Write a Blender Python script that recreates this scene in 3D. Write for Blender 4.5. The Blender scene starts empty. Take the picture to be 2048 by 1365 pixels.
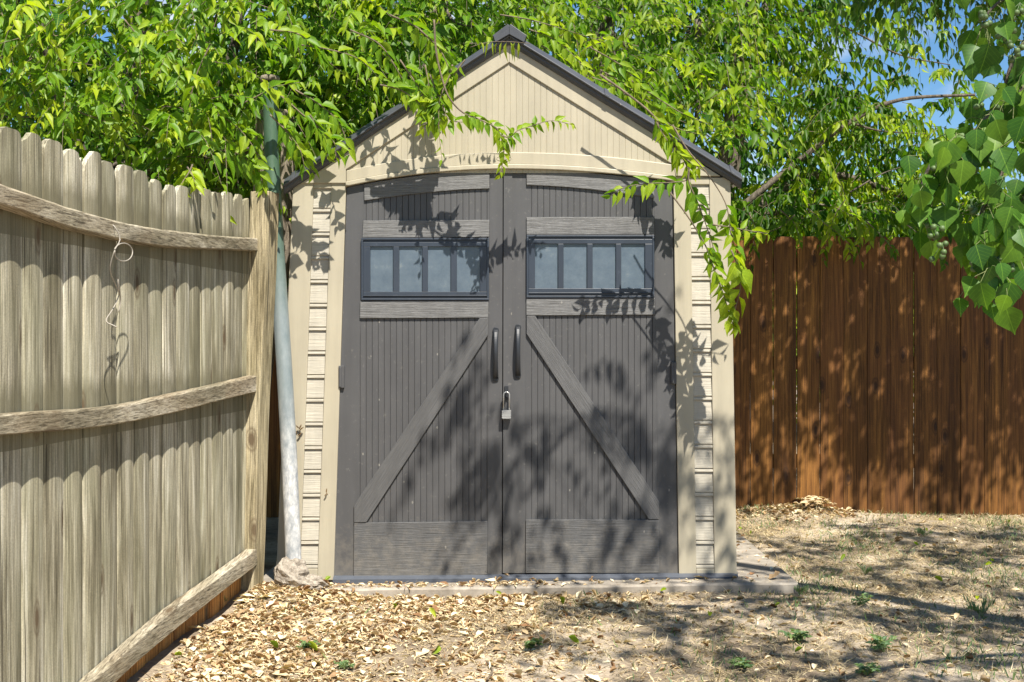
import bpy, math, random
import numpy as np
from mathutils import Vector, Matrix
R = math.radians
SC = bpy.context.scene
COL = SC.collection
rng = np.random.default_rng(7)
random.seed(7)

# ------------------------------------------------------------------ camera, sky, sun, exposure
CAMZ = 1.14
F = 2500.0
cam = bpy.data.objects.new('camera', bpy.data.cameras.new('camera'))
COL.objects.link(cam)
cam.location = (0, 0, CAMZ)
cam.rotation_euler = (R(90), 0, 0)
cam.data.sensor_width = 36
cam.data.lens = F / 2048 * 36
cam.data.clip_end = 2000
SC.camera = cam
SC.render.resolution_x, SC.render.resolution_y = 1024, 682

SUN = Vector((-0.27, 0.72, -1.10)).normalized()      # travel direction of the light
elev = math.asin(-SUN.z)
W = bpy.data.worlds.new('World'); SC.world = W; W.use_nodes = True
nt = W.node_tree; nt.nodes.clear()
sky = nt.nodes.new('ShaderNodeTexSky'); sky.sky_type = 'NISHITA'; sky.sun_disc = False
sky.sun_elevation = elev
sky.sun_rotation = math.atan2(-SUN.x, -SUN.y)
sky.air_density = 1.0; sky.dust_density = 0.2; sky.ozone_density = 3.0
bg = nt.nodes.new('ShaderNodeBackground'); bg.inputs[1].default_value = 0.065
out = nt.nodes.new('ShaderNodeOutputWorld')
tc = nt.nodes.new('ShaderNodeTexCoord')
mp = nt.nodes.new('ShaderNodeMapping'); mp.inputs['Scale'].default_value = (2.2, 2.2, 5.5)
mp.inputs['Location'].default_value = (0.35, 0.1, 0.2)
nz = nt.nodes.new('ShaderNodeTexNoise'); nz.inputs['Scale'].default_value = 2.2; nz.inputs['Detail'].default_value = 7
rp = nt.nodes.new('ShaderNodeValToRGB'); rp.color_ramp.elements[0].position = 0.56; rp.color_ramp.elements[1].position = 0.72
mx = nt.nodes.new('ShaderNodeMix'); mx.data_type = 'RGBA'; mx.inputs[7].default_value = (7.5, 7.8, 8.2, 1)
nt.links.new(tc.outputs['Generated'], mp.inputs[0]); nt.links.new(mp.outputs[0], nz.inputs['Vector'])
nt.links.new(nz.outputs[0], rp.inputs[0]); nt.links.new(rp.outputs[0], mx.inputs[0])
nt.links.new(sky.outputs[0], mx.inputs[6]); hs_ = nt.nodes.new('ShaderNodeHueSaturation'); hs_.inputs['Saturation'].default_value = 1.25; hs_.inputs['Value'].default_value = 1.0
nt.links.new(mx.outputs[2], hs_.inputs['Color']); nt.links.new(hs_.outputs[0], bg.inputs[0]); nt.links.new(bg.outputs[0], out.inputs[0])

sl = bpy.data.lights.new('sun', 'SUN'); sl.energy = 5.0; sl.angle = R(0.5); sl.color = (1.0, 0.95, 0.86)
so = bpy.data.objects.new('sun', sl); COL.objects.link(so)
so.rotation_euler = SUN.to_track_quat('-Z', 'Y').to_euler()
vs = SC.view_settings
vs.view_transform = 'Standard'; vs.look = 'None'; vs.gamma = 1; vs.exposure = 1.12; vs.use_curve_mapping = False

# ------------------------------------------------------------------ helpers
def P(px, py, Y):                     # a point of the photograph at distance Y
    return Vector(((px - 1024) / F * Y, Y, CAMZ + (682.5 - py) / F * Y))
Y0 = 5.81; PPM = F / Y0
def FX(px): return (px - 1024) / PPM
def FZ(py): return CAMZ + (682.5 - py) / PPM
def gz(x, y):                         # terrain height
    x = np.asarray(x, float); y = np.asarray(y, float)
    z = -0.10 * np.clip(4.9 - y, 0, 6) * np.clip((1.2 - x) / 1.6, 0.25, 1)
    z = z + 0.010 * np.sin(x * 2.3 + 1.1 * y) + 0.007 * np.sin(3.9 * y - 1.7 * x + 1)
    z = z - 0.008
    z = z + 0.06 * np.exp(-(((x + 1.02) / 0.28) ** 2 + ((y - 5.55) / 0.22) ** 2))
    z = z + 0.07 * np.exp(-(((x - 1.75) / 0.45) ** 2 + ((y - 8.15) / 0.2) ** 2))
    return z
def G(px, py):
    Y = 1.14 * F / (py - 682.5)
    for _ in range(6):
        x = (px - 1024) / F * Y
        Y = (1.14 - float(gz(x, Y))) * F / (py - 682.5)
    x = (px - 1024) / F * Y
    return Vector((x, Y, float(gz(x, Y))))

def tag(o, label=None, cat=None, group=None, kind=None):
    if label: o['label'] = label
    if cat: o['category'] = cat
    if group: o['group'] = group
    if kind: o['kind'] = kind
    return o
def thing(name, loc, label, cat, group=None):
    o = bpy.data.objects.new(name, None); COL.objects.link(o); o.location = loc
    o.empty_display_size = 0.1
    return tag(o, label, cat, group)
def world_loc(o):
    v = Vector(o.location)
    while o.parent: o = o.parent; v = v + Vector(o.location)
    return v
class MB:
    def __init__(s): s.v = []; s.f = []; s.m = []
    def add(s, v, f, m=0):
        n = len(s.v); s.v += [tuple(p) for p in v]; s.f += [tuple(i + n for i in q) for q in f]; s.m += [m] * len(f)
        return s
    def poly(s, pts, d0, d1, m=0):    # polygon given in facade coords (x,z) counter-clockwise, from depth d0 to d1 (towards camera)
        n = len(pts)
        a = sum(pts[i][0] * pts[(i + 1) % n][1] - pts[(i + 1) % n][0] * pts[i][1] for i in range(n))
        if a < 0: pts = pts[::-1]
        v = [(x, Y0 - d1, z) for x, z in pts] + [(x, Y0 - d0, z) for x, z in pts]
        f = [tuple(range(n)), tuple(range(2 * n - 1, n - 1, -1))]
        f += [(i, i + n, (i + 1) % n + n, (i + 1) % n) for i in range(n)]
        return s.add(v, f, m)
    def box(s, x0, x1, y0, y1, z0, z1, m=0):
        v = [(x, y, z) for z in (z0, z1) for y in (y0, y1) for x in (x0, x1)]
        return s.add(v, [(0, 2, 3, 1), (4, 5, 7, 6), (0, 1, 5, 4), (2, 6, 7, 3), (0, 4, 6, 2), (1, 3, 7, 5)], m)
    def tube(s, pts, rad, n=8, m=0, cap=True):
        pts = [Vector(p) for p in pts]
        if not hasattr(rad, '__len__'): rad = [rad] * len(pts)
        v = []; up = None
        for i, p in enumerate(pts):
            t = (pts[min(i + 1, len(pts) - 1)] - pts[max(i - 1, 0)]).normalized()
            if up is None:
                up = Vector((0, 0, 1)) if abs(t.z) < 0.8 else Vector((1, 0, 0))
            a = t.cross(up).normalized(); b = a.cross(t).normalized(); up = b
            for k in range(n):
                an = 2 * math.pi * k / n
                v.append(p + (a * math.cos(an) + b * math.sin(an)) * rad[i])
        f = []
        for i in range(len(pts) - 1):
            for k in range(n):
                k2 = (k + 1) % n
                f.append((i * n + k, i * n + k2, (i + 1) * n + k2, (i + 1) * n + k))
        if cap:
            f.append(tuple(range(n - 1, -1, -1))); e = (len(pts) - 1) * n; f.append(tuple(e + k for k in range(n)))
        return s.add(v, f, m)
    def build(s, name, mats, parent=None, smooth=False, bevel=0, label=None):
        me = bpy.data.meshes.new(name)
        me.from_pydata([tuple(p) for p in s.v], [], s.f); me.update()
        if not isinstance(mats, (list, tuple)): mats = [mats]
        for q in mats: me.materials.append(q)
        me.polygons.foreach_set('material_index', s.m)
        if smooth: me.polygons.foreach_set('use_smooth', [True] * len(s.f))
        return link(name, me, parent, bevel, label)
def link(name, me, parent=None, bevel=0, label=None):
    o = bpy.data.objects.new(name, me); COL.objects.link(o)
    if parent:
        o.parent = parent
        L = world_loc(parent)
        if len(me.vertices):
            me.transform(Matrix.Translation(-L))
    if bevel:
        b = o.modifiers.new('bevel', 'BEVEL'); b.width = bevel; b.segments = 2; b.limit_method = 'ANGLE'; b.angle_limit = R(35)
    if label: o['label'] = label
    return o
def curve(pts, n):                    # Catmull-Rom through points
    pts = [Vector(p) for p in pts]
    q = [pts[0] * 2 - pts[1]] + pts + [pts[-1] * 2 - pts[-2]]
    res = []
    for i in range(1, len(q) - 2):
        for k in range(n):
            t = k / n; a, b, c, d = q[i - 1:i + 3]
            res.append(0.5 * ((2 * b) + (c - a) * t + (2 * a - 5 * b + 4 * c - d) * t * t + (3 * b - a - 3 * c + d) * t ** 3))
    res.append(pts[-1]); return res

# ------------------------------------------------------------------ materials
def newmat(name):
    m = bpy.data.materials.new(name); m.use_nodes = True
    n = m.node_tree; b = n.nodes['Principled BSDF']; return m, n, b
def ramp(n, fac, stops):
    r = n.nodes.new('ShaderNodeValToRGB'); e = r.color_ramp.elements
    while len(e) < len(stops): e.new(0.5)
    for i, (p, c) in enumerate(stops): e[i].position = p; e[i].color = (*c, 1)
    n.links.new(fac, r.inputs[0]); return r.outputs[0]
def coords(n, scale, rot=(0, 0, 0), rand=True, kind='Object'):
    t = n.nodes.new('ShaderNodeTexCoord'); m = n.nodes.new('ShaderNodeMapping')
    m.inputs['Scale'].default_value = scale; m.inputs['Rotation'].default_value = rot
    src = t.outputs[kind]
    if rot != (0, 0, 0):
        m0 = n.nodes.new('ShaderNodeMapping'); m0.inputs['Rotation'].default_value = rot
        n.links.new(src, m0.inputs[0]); src = m0.outputs[0]; m.inputs['Rotation'].default_value = (0, 0, 0)
    n.links.new(src, m.inputs[0])
    if rand:
        oi = n.nodes.new('ShaderNodeObjectInfo'); mu = n.nodes.new('ShaderNodeVectorMath'); mu.operation = 'MULTIPLY_ADD'
        cb = n.nodes.new('ShaderNodeCombineXYZ')
        for k in range(3): n.links.new(oi.outputs['Random'], cb.inputs[k])
        mu.inputs[1].default_value = (37, 53, 91)
        n.links.new(cb.outputs[0], mu.inputs[0]); n.links.new(m.outputs[0], mu.inputs[2]); return mu.outputs[0]
    return m.outputs[0]
def noise(n, vec, sc, det=4, rough=0.55, dist=0):
    t = n.nodes.new('ShaderNodeTexNoise'); t.inputs['Scale'].default_value = sc; t.inputs['Detail'].default_value = det
    t.inputs['Roughness'].default_value = rough; t.inputs['Distortion'].default_value = dist
    n.links.new(vec, t.inputs['Vector']); return t.outputs[0]
def mix(n, fac, a, b, mode='MIX'):
    m = n.nodes.new('ShaderNodeMix'); m.data_type = 'RGBA'; m.blend_type = mode
    for s, v in ((0, fac), (6, a), (7, b)):
        if isinstance(v, (int, float)): m.inputs[s].default_value = v
        elif isinstance(v, tuple): m.inputs[s].default_value = (*v, 1) if len(v) == 3 else v
        else: n.links.new(v, m.inputs[s])
    return m.outputs[2]
def math_(n, op, a, b=0.0):
    m = n.nodes.new('ShaderNodeMath'); m.operation = op
    for s, v in ((0, a), (1, b)):
        if isinstance(v, (int, float)): m.inputs[s].default_value = v
        else: n.links.new(v, m.inputs[s])
    return m.outputs[0]
def bump(n, b, h, strength=0.4, dist=0.003):
    k = n.nodes.new('ShaderNodeBump'); k.inputs['Strength'].default_value = strength; k.inputs['Distance'].default_value = dist
    n.links.new(h, k.inputs['Height']); n.links.new(k.outputs[0], b.inputs['Normal'])

def wood(name, dark, mid, light, bands=None, crack=False, knot=(0.10, 0.07, 0.04), axis='z', stain=0.5, stainc=(0.20, 0.19, 0.11), rough=0.85, bstr=0.6, tint=0.25, fine=1.0):
    m, n, b = newmat(name)
    sc = {'z': (9, 9, 0.55), 'y': (9, 0.55, 9), 'x': (0.55, 9, 9)}[axis]
    sf = {'z': (115, 115, 2.2), 'y': (115, 2.2, 115), 'x': (2.2, 115, 115)}[axis]
    v = coords(n, sc); g1 = noise(n, v, 1.6, 5, 0.6, 1.2)
    v2 = coords(n, sf); g2 = noise(n, v2, 1.5 * fine, 4, 0.65, 0.3)
    c = ramp(n, g1, [(0.3, dark), (0.5, mid), (0.72, light)])
    c2 = ramp(n, g2, [(0.38, (0.40, 0.38, 0.34)), (0.50, (0.90, 0.90, 0.90)), (0.66, (1.28, 1.27, 1.24))])
    c = mix(n, 0.9, c, c2, 'MULTIPLY')
    sw = noise(n, coords(n, (190, 190, 190)), 1.0, 2, 0.5)
    c = mix(n, 0.5, c, ramp(n, sw, [(0.35, (0.75, 0.75, 0.75)), (0.65, (1.2, 1.2, 1.2))]), 'MULTIPLY')
    # stains
    v3 = coords(n, (1.3, 1.3, 0.6)); s = noise(n, v3, 2.0, 5, 0.6)
    sm = ramp(n, s, [(0.45, (0, 0, 0)), (0.68, (1, 1, 1))])
    c = mix(n, math_(n, 'MULTIPLY', sm, stain), c, stainc)
    if crack:
        ck = noise(n, coords(n, {'z': (70, 70, 1.0), 'y': (70, 1.0, 70), 'x': (1.0, 70, 70)}[axis]), 1.0, 3, 0.6, 0.2)
        c = mix(n, ramp(n, ck, [(0.33, (0.85, 0.85, 0.85)), (0.38, (0, 0, 0))]), c, (0.07, 0.058, 0.04))
        big = noise(n, coords(n, {'z': (5, 5, 0.9), 'y': (5, 0.9, 5), 'x': (0.9, 5, 5)}[axis]), 1.3, 5, 0.65)
        c = mix(n, 0.75, c, ramp(n, big, [(0.36, (0.48, 0.46, 0.38)), (0.48, (0.92, 0.91, 0.85)), (0.64, (1.25, 1.25, 1.27))]), 'MULTIPLY')
    if bands:                                   # water stains in the boards just above the rails
        sx = n.nodes.new('ShaderNodeSeparateXYZ'); n.links.new(coords(n, (1, 1, 1), rand=False), sx.inputs[0])
        sn = noise(n, coords(n, (14, 14, 2.5)), 1.2, 5, 0.7)
        for zc in bands:
            d = math_(n, 'SUBTRACT', sx.outputs[2], zc); d = math_(n, 'SUBTRACT', d, math_(n, 'MULTIPLY', sn, 0.16))
            k = ramp(n, math_(n, 'ADD', math_(n, 'MULTIPLY', d, 4.0), 0.5), [(0.30, (1, 1, 1)), (0.52, (0, 0, 0))])
            lo = math_(n, 'GREATER_THAN', sx.outputs[2], zc - 0.12)
            c = mix(n, math_(n, 'MULTIPLY', math_(n, 'MULTIPLY', k, lo), 0.75), c, (0.14, 0.125, 0.075))
    # knots
    kv = coords(n, {'z': (6, 6, 2.6), 'y': (7, 2.4, 7), 'x': (2.4, 7, 7)}[axis])
    vo = n.nodes.new('ShaderNodeTexVoronoi'); vo.inputs['Scale'].default_value = 1.0
    if axis == 'z':
        vo.voronoi_dimensions = '2D'; s3 = n.nodes.new('ShaderNodeSeparateXYZ'); c3 = n.nodes.new('ShaderNodeCombineXYZ'); n.links.new(kv, s3.inputs[0])
        n.links.new(math_(n, 'ADD', s3.outputs[0], s3.outputs[1]), c3.inputs[0]); n.links.new(s3.outputs[2], c3.inputs[1]); kv = c3.outputs[0]
    n.links.new(kv, vo.inputs['Vector'])
    gate = n.nodes.new('ShaderNodeSeparateColor'); n.links.new(vo.outputs['Color'], gate.inputs[0])
    gt = math_(n, 'GREATER_THAN', gate.outputs[0], 0.70 if axis == 'z' else 0.25)
    kd = ramp(n, math_(n, 'ADD', vo.outputs['Distance'], math_(n, 'MULTIPLY', g2, 0.05)), [(0.08, (1, 1, 1)), (0.13, (0.25, 0.25, 0.25)), (0.15, (0.7, 0.7, 0.7)), (0.19, (0, 0, 0))])
    c = mix(n, math_(n, 'MULTIPLY', math_(n, 'MULTIPLY', kd, gt), 0.95), c, knot)
    oi = n.nodes.new('ShaderNodeObjectInfo')
    h = n.nodes.new('ShaderNodeHueSaturation'); n.links.new(c, h.inputs['Color'])
    n.links.new(math_(n, 'ADD', math_(n, 'MULTIPLY', oi.outputs['Random'], tint * 2), 1 - tint), h.inputs['Value'])
    n.links.new(h.outputs[0], b.inputs['Base Color']); b.inputs['Roughness'].default_value = rough
    b.inputs['Specular IOR Level'].default_value = 0.25
    bump(n, b, mix(n, 0.5, g2, g1), bstr, 0.004)
    return m
M = {}
M['old'] = wood('weathered_wood', (0.16, 0.142, 0.098), (0.37, 0.338, 0.25), (0.60, 0.57, 0.475), stain=0.55, stainc=(0.20, 0.195, 0.12), tint=0.16, bands=(1.56, 0.95), bstr=1.0, crack=True)
M['oldrail'] = wood('weathered_rail', (0.13, 0.11, 0.075), (0.27, 0.235, 0.17), (0.42, 0.38, 0.30), crack=True, axis='y', stain=0.25, stainc=(0.25, 0.15, 0.08), tint=0.05, bstr=1.0)
M['post'] = wood('post_wood', (0.19, 0.155, 0.09), (0.32, 0.27, 0.175), (0.45, 0.39, 0.275), crack=True, stain=0.2, tint=0.05)
M['kick'] = wood('orange_wood', (0.30, 0.12, 0.03), (0.55, 0.25, 0.07), (0.68, 0.36, 0.12), stain=0.4, stainc=(0.12, 0.06, 0.03), tint=0.2)
M['brown'] = wood('stained_brown_wood', (0.070, 0.029, 0.007), (0.150, 0.064, 0.014), (0.255, 0.115, 0.026), knot=(0.035, 0.015, 0.006), stain=0.45, stainc=(0.12, 0.045, 0.018), tint=0.16, bstr=0.35, rough=0.7, fine=0.8)

def plastic(name, col, rough=0.5, var=0.12, grain=None, rot=(0, 0, 0), gdepth=0.5, gcol=0.25, dirt=None):
    m, n, b = newmat(name)
    v = coords(n, (1, 1, 1), rand=False); s = noise(n, v, 3.0, 6, 0.6)
    c = ramp(n, s, [(0.3, tuple(k * (1 - var) for k in col)), (0.7, tuple(k * (1 + var) for k in col))])
    if dirt:
        d = noise(n, coords(n, (8, 8, 8), rand=False), 5, 5, 0.7)
        c = mix(n, ramp(n, d, [(0.60, (0, 0, 0)), (0.75, (0.55, 0.55, 0.55))]), c, dirt)
    st_ = noise(n, coords(n, (9, 9, 0.7), rand=False), 2.2, 5, 0.65)
    c = mix(n, 0.55, c, ramp(n, st_, [(0.32, (0.80, 0.80, 0.80)), (0.66, (1.10, 1.10, 1.09))]), 'MULTIPLY')
    if dirt or grain:
        sx = n.nodes.new('ShaderNodeSeparateXYZ'); n.links.new(coords(n, (1, 1, 1), rand=False), sx.inputs[0])
        dz_ = noise(n, coords(n, (1, 1, 1), rand=False), 22, 7, 0.75)
        k = math_(n, 'SUBTRACT', math_(n, 'MULTIPLY', dz_, 1.25), math_(n, 'MULTIPLY', sx.outputs[2], 1.15))
        c = mix(n, ramp(n, k, [(0.35, (0, 0, 0)), (0.85, (0.34, 0.34, 0.34))]), c, (0.30, 0.26, 0.20))
        vo = n.nodes.new('ShaderNodeTexVoronoi'); vo.inputs['Scale'].default_value = 26; n.links.new(coords(n, (1, 1, 0.6), rand=False), vo.inputs['Vector'])
        gc = n.nodes.new('ShaderNodeSeparateColor'); n.links.new(vo.outputs['Color'], gc.inputs[0])
        sp_ = math_(n, 'MULTIPLY', math_(n, 'LESS_THAN', vo.outputs['Distance'], 0.10), math_(n, 'GREATER_THAN', gc.outputs[0], 0.93))
        c = mix(n, math_(n, 'MULTIPLY', sp_, 0.35), c, (0.42, 0.39, 0.33))
    if grain:
        g = noise(n, coords(n, grain, rot=rot, rand=False), 1.0, 4, 0.6, 0.15)
        k = ramp(n, g, [(0.34, (1 - gcol, 1 - gcol, 1 - gcol)), (0.62, (1 + gcol, 1 + gcol, 1 + gcol))])
        c = mix(n, 1.0, c, k, 'MULTIPLY'); bump(n, b, g, gdepth, 0.004)
    else:
        g = noise(n, coords(n, (1, 1, 1), rand=False), 160, 3, 0.6); bump(n, b, g, 0.10, 0.001)
    n.links.new(c, b.inputs['Base Color']); b.inputs['Roughness'].default_value = rough
    r = noise(n, v, 9, 4); n.links.new(math_(n, 'ADD', math_(n, 'MULTIPLY', r, 0.3), rough - 0.15), b.inputs['Roughness'])
    b.inputs['Specular IOR Level'].default_value = 0.4
    return m
GREY = (0.066, 0.065, 0.066)
BEIGE = (0.345, 0.307, 0.227)
M['grey'] = plastic('grey_plastic', GREY, 0.5, 0.08, dirt=(0.2, 0.19, 0.17))
M['greygrain'] = plastic('grey_grained_plastic', (0.118, 0.116, 0.114), 0.5, 0.08, grain=(7, 7, 360), gdepth=1.0, gcol=0.35)
M['greykick'] = plastic('grey_ribbed_plastic', (0.078, 0.077, 0.077), 0.5, 0.08, grain=(7, 7, 360), gdepth=0.8, gcol=0.18)
ang = math.atan2(375, 244)
M['brace_l'] = plastic('brace_grain_left', (0.082, 0.081, 0.081), 0.5, 0.08, grain=(7, 7, 360), rot=(0, ang, 0), gdepth=0.7, gcol=0.18)
M['brace_r'] = plastic('brace_grain_right', (0.082, 0.081, 0.081), 0.5, 0.08, grain=(7, 7, 360), rot=(0, -ang, 0), gdepth=0.7, gcol=0.18)
M['beige'] = plastic('beige_plastic', BEIGE, 0.5, 0.06, dirt=(0.36, 0.29, 0.2))
M['tile'] = plastic('beige_grained_plastic', (0.385, 0.352, 0.285), 0.55, 0.05, grain=(7, 7, 360), gdepth=0.8, gcol=0.16)
M['roof'] = plastic('roof_plastic', (0.055, 0.058, 0.066), 0.42, 0.15, dirt=(0.12, 0.12, 0.12))
M['dark'] = plastic('dark_plastic', (0.020, 0.022, 0.026), 0.40, 0.1)
M['winframe'] = plastic('window_frame_plastic', (0.030, 0.038, 0.052), 0.35, 0.15, dirt=(0.07, 0.08, 0.1))
M['sill'] = plastic('sill_plastic', (0.07, 0.078, 0.095), 0.45, 0.1)

m, n, b = newmat('window_pane'); M['pane'] = m
dn = noise(n, coords(n, (1, 1, 1), rand=False), 14, 8, 0.75)
n.links.new(ramp(n, dn, [(0.3, (0.070, 0.095, 0.125)), (0.60, (0.105, 0.135, 0.165)), (0.74, (0.19, 0.215, 0.22))]), b.inputs['Base Color'])
b.inputs['Roughness'].default_value = 0.16; b.inputs['Alpha'].default_value = 0.86
sp = n.nodes.new('ShaderNodeTexVoronoi'); sp.inputs['Scale'].default_value = 42
n.links.new(coords(n, (1, 1, 1), rand=False), sp.inputs['Vector'])

m, n, b = newmat('galvanised_steel'); M['pole'] = m
v = coords(n, (1, 1, 1), rand=False)
sx = n.nodes.new('ShaderNodeSeparateXYZ'); n.links.new(v, sx.inputs[0])
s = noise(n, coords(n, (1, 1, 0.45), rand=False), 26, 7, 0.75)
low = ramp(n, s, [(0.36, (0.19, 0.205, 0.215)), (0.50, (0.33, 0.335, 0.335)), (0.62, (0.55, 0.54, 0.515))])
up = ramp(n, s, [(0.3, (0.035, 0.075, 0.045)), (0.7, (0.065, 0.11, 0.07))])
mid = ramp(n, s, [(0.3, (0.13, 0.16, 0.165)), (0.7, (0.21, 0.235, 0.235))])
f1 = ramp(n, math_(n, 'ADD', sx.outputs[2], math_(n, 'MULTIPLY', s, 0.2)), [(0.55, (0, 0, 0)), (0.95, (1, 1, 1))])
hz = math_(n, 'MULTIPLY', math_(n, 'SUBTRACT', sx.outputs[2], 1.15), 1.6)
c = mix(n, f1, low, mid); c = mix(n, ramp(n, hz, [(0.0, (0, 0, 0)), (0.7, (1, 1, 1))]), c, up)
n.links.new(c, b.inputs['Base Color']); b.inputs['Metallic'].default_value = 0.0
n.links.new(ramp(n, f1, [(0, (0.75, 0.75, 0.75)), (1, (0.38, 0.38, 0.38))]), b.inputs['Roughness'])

m, n, b = newmat('bare_steel'); M['steel'] = m
b.inputs['Base Color'].default_value = (0.42, 0.42, 0.41, 1); b.inputs['Metallic'].default_value = 0.7; b.inputs['Roughness'].default_value = 0.38
m, n, b = newmat('laminated_lock_steel'); M['lock'] = m
wv = n.nodes.new('ShaderNodeTexWave'); wv.bands_direction = 'Z'; wv.inputs['Scale'].default_value = 90
n.links.new(coords(n, (1, 1, 1), rand=False), wv.inputs['Vector'])
n.links.new(ramp(n, wv.outputs[0], [(0, (0.20, 0.20, 0.195)), (1, (0.42, 0.42, 0.405))]), b.inputs['Base Color']); b.inputs['Metallic'].default_value = 0.5; b.inputs['Roughness'].default_value = 0.4
m, n, b = newmat('grey_wire'); M['wire'] = m
b.inputs['Base Color'].default_value = (0.29, 0.26, 0.215, 1); b.inputs['Roughness'].default_value = 0.5
m, n, b = newmat('pink_plastic'); M['pink'] = m
b.inputs['Base Color'].default_value = (0.75, 0.03, 0.22, 1)

def concrete(name, a, c_, sc=18, bs=0.6, bd=0.004):
    m, n, b = newmat(name)
    v = coords(n, (1, 1, 1), rand=False); s = noise(n, v, sc, 9, 0.7); s2 = noise(n, v, 2.2, 4)
    c = ramp(n, s, [(0.3, a), (0.7, c_)]); c = mix(n, 0.5, c, ramp(n, s2, [(0.35, (0.55, 0.53, 0.5)), (0.65, (1, 1, 1))]), 'MULTIPLY')
    n.links.new(c, b.inputs['Base Color']); b.inputs['Roughness'].default_value = 0.9; bump(n, b, s, bs, bd); return m
M['slab'] = concrete('old_concrete', (0.20, 0.17, 0.135), (0.38, 0.335, 0.275))
M['footing'] = concrete('rough_concrete', (0.16, 0.13, 0.10), (0.50, 0.44, 0.36), 55, 1.0, 0.012)

m, n, b = newmat('dirt'); M['dirt'] = m
v = coords(n, (1, 1, 1), rand=False)
s1 = noise(n, v, 1.7, 6, 0.62); s2 = noise(n, v, 45, 8, 0.75); s3 = noise(n, coords(n, (1, 1, 1), rand=False), 9, 6, 0.7, 0.4)
c = ramp(n, s1, [(0.36, (0.20, 0.155, 0.11)), (0.50, (0.36, 0.29, 0.21)), (0.64, (0.54, 0.455, 0.35))])
c = mix(n, 0.75, c, ramp(n, s2, [(0.30, (0.45, 0.43, 0.42)), (0.52, (0.95, 0.95, 0.95)), (0.72, (1.3, 1.25, 1.15))]), 'MULTIPLY')
c = mix(n, ramp(n, s3, [(0.55, (0, 0, 0)), (0.72, (0.6, 0.6, 0.6))]), c, (0.20, 0.15, 0.09))
n.links.new(c, b.inputs['Base Color']); b.inputs['Roughness'].default_value = 0.95; b.inputs['Specular IOR Level'].default_value = 0.15
bump(n, b, mix(n, 0.4, s2, s3), 1.0, 0.02)

def bark(name, a, c_, sc=(14, 14, 3)):
    m, n, b = newmat(name)
    s = noise(n, coords(n, sc, rand=False), 2.0, 7, 0.7, 0.6)
    n.links.new(ramp(n, s, [(0.35, a), (0.65, c_)]), b.inputs['Base Color']); b.inputs['Roughness'].default_value = 0.9
    bump(n, b, s, 1.0, 0.02); return m
M['bark'] = bark('brown_bark', (0.045, 0.035, 0.025), (0.17, 0.14, 0.105))
M['stumpbark'] = bark('pale_bark', (0.10, 0.08, 0.055), (0.30, 0.25, 0.19))
M['twig'] = bark('twig_bark', (0.10, 0.075, 0.05), (0.22, 0.17, 0.11))
M['greenstem'] = bark('green_stem', (0.13, 0.17, 0.05), (0.22, 0.24, 0.09))

def leafmat(name, dark, mid, light, trans=0.45, spec=0.30, rough=0.46, back=1.0, veins=0):
    m = bpy.data.materials.new(name); m.use_nodes = True; n = m.node_tree; n.nodes.clear()
    at = n.nodes.new('ShaderNodeAttribute'); at.attribute_name = 'tint'
    c = ramp(n, at.outputs['Fac'], [(0.0, dark), (0.5, mid), (1.0, light)])
    geo = noise(n, coords(n, (1, 1, 1), rand=False), 60, 3, 0.6)
    c = mix(n, 0.6, c, ramp(n, geo, [(0.35, (0.75, 0.78, 0.7)), (0.65, (1.15, 1.12, 1.1))]), 'MULTIPLY')
    if veins:
        au = n.nodes.new('ShaderNodeAttribute'); au.attribute_name = 'lu'; av = n.nodes.new('ShaderNodeAttribute'); av.attribute_name = 'lv'
        ab = math_(n, 'ABSOLUTE', av.outputs['Fac'])
        mid_ = math_(n, 'LESS_THAN', ab, 0.016)
        sv = math_(n, 'SINE', math_(n, 'MULTIPLY', math_(n, 'SUBTRACT', au.outputs['Fac'], math_(n, 'MULTIPLY', ab, 0.75)), 42.0))
        c = mix(n, math_(n, 'MULTIPLY', ramp(n, sv, [(0.90, (0, 0, 0)), (1.0, (1, 1, 1))]), 0.30 * veins), c, tuple(min(1, k * 2.2) for k in light))
        c = mix(n, math_(n, 'MULTIPLY', mid_, 0.6 * veins), c, tuple(min(1, k * 2.2 + 0.02) for k in light))
        br_ = noise(n, coords(n, (1, 1, 1), rand=False), 95, 3, 0.5)
        c = mix(n, ramp(n, br_, [(0.72, (0, 0, 0)), (0.77, (0.7, 0.7, 0.7))]), c, (0.22, 0.15, 0.03))
    p = n.nodes.new('ShaderNodeBsdfPrincipled'); n.links.new(c, p.inputs['Base Color'])
    p.inputs['Roughness'].default_value = rough; p.inputs['Specular IOR Level'].default_value = spec
    t = n.nodes.new('ShaderNodeBsdfTranslucent')
    n.links.new(mix(n, 1.0, c, (1.5 * back, 1.55 * back, 0.55 * back), 'MULTIPLY'), t.inputs[0])
    ms = n.nodes.new('ShaderNodeMixShader'); ms.inputs[0].default_value = trans
    o = n.nodes.new('ShaderNodeOutputMaterial')
    n.links.new(p.outputs[0], ms.inputs[1]); n.links.new(t.outputs[0], ms.inputs[2]); n.links.new(ms.outputs[0], o.inputs[0])
    return m
M['leaf_a'] = leafmat('hackberry_leaf', (0.028, 0.095, 0.007), (0.105, 0.225, 0.010), (0.32, 0.40, 0.018), 0.45, veins=0.5)
M['leaf_b'] = leafmat('dark_leaf', (0.022, 0.072, 0.006), (0.055, 0.14, 0.009), (0.16, 0.26, 0.016), 0.48)
M['leaf_c'] = leafmat('feathery_leaf', (0.030, 0.090, 0.006), (0.11, 0.215, 0.010), (0.30, 0.38, 0.02), 0.55, back=1.25)
M['leaf_d'] = leafmat('pale_leaf', (0.10, 0.18, 0.012), (0.24, 0.34, 0.025), (0.40, 0.46, 0.05), 0.5)
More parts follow.
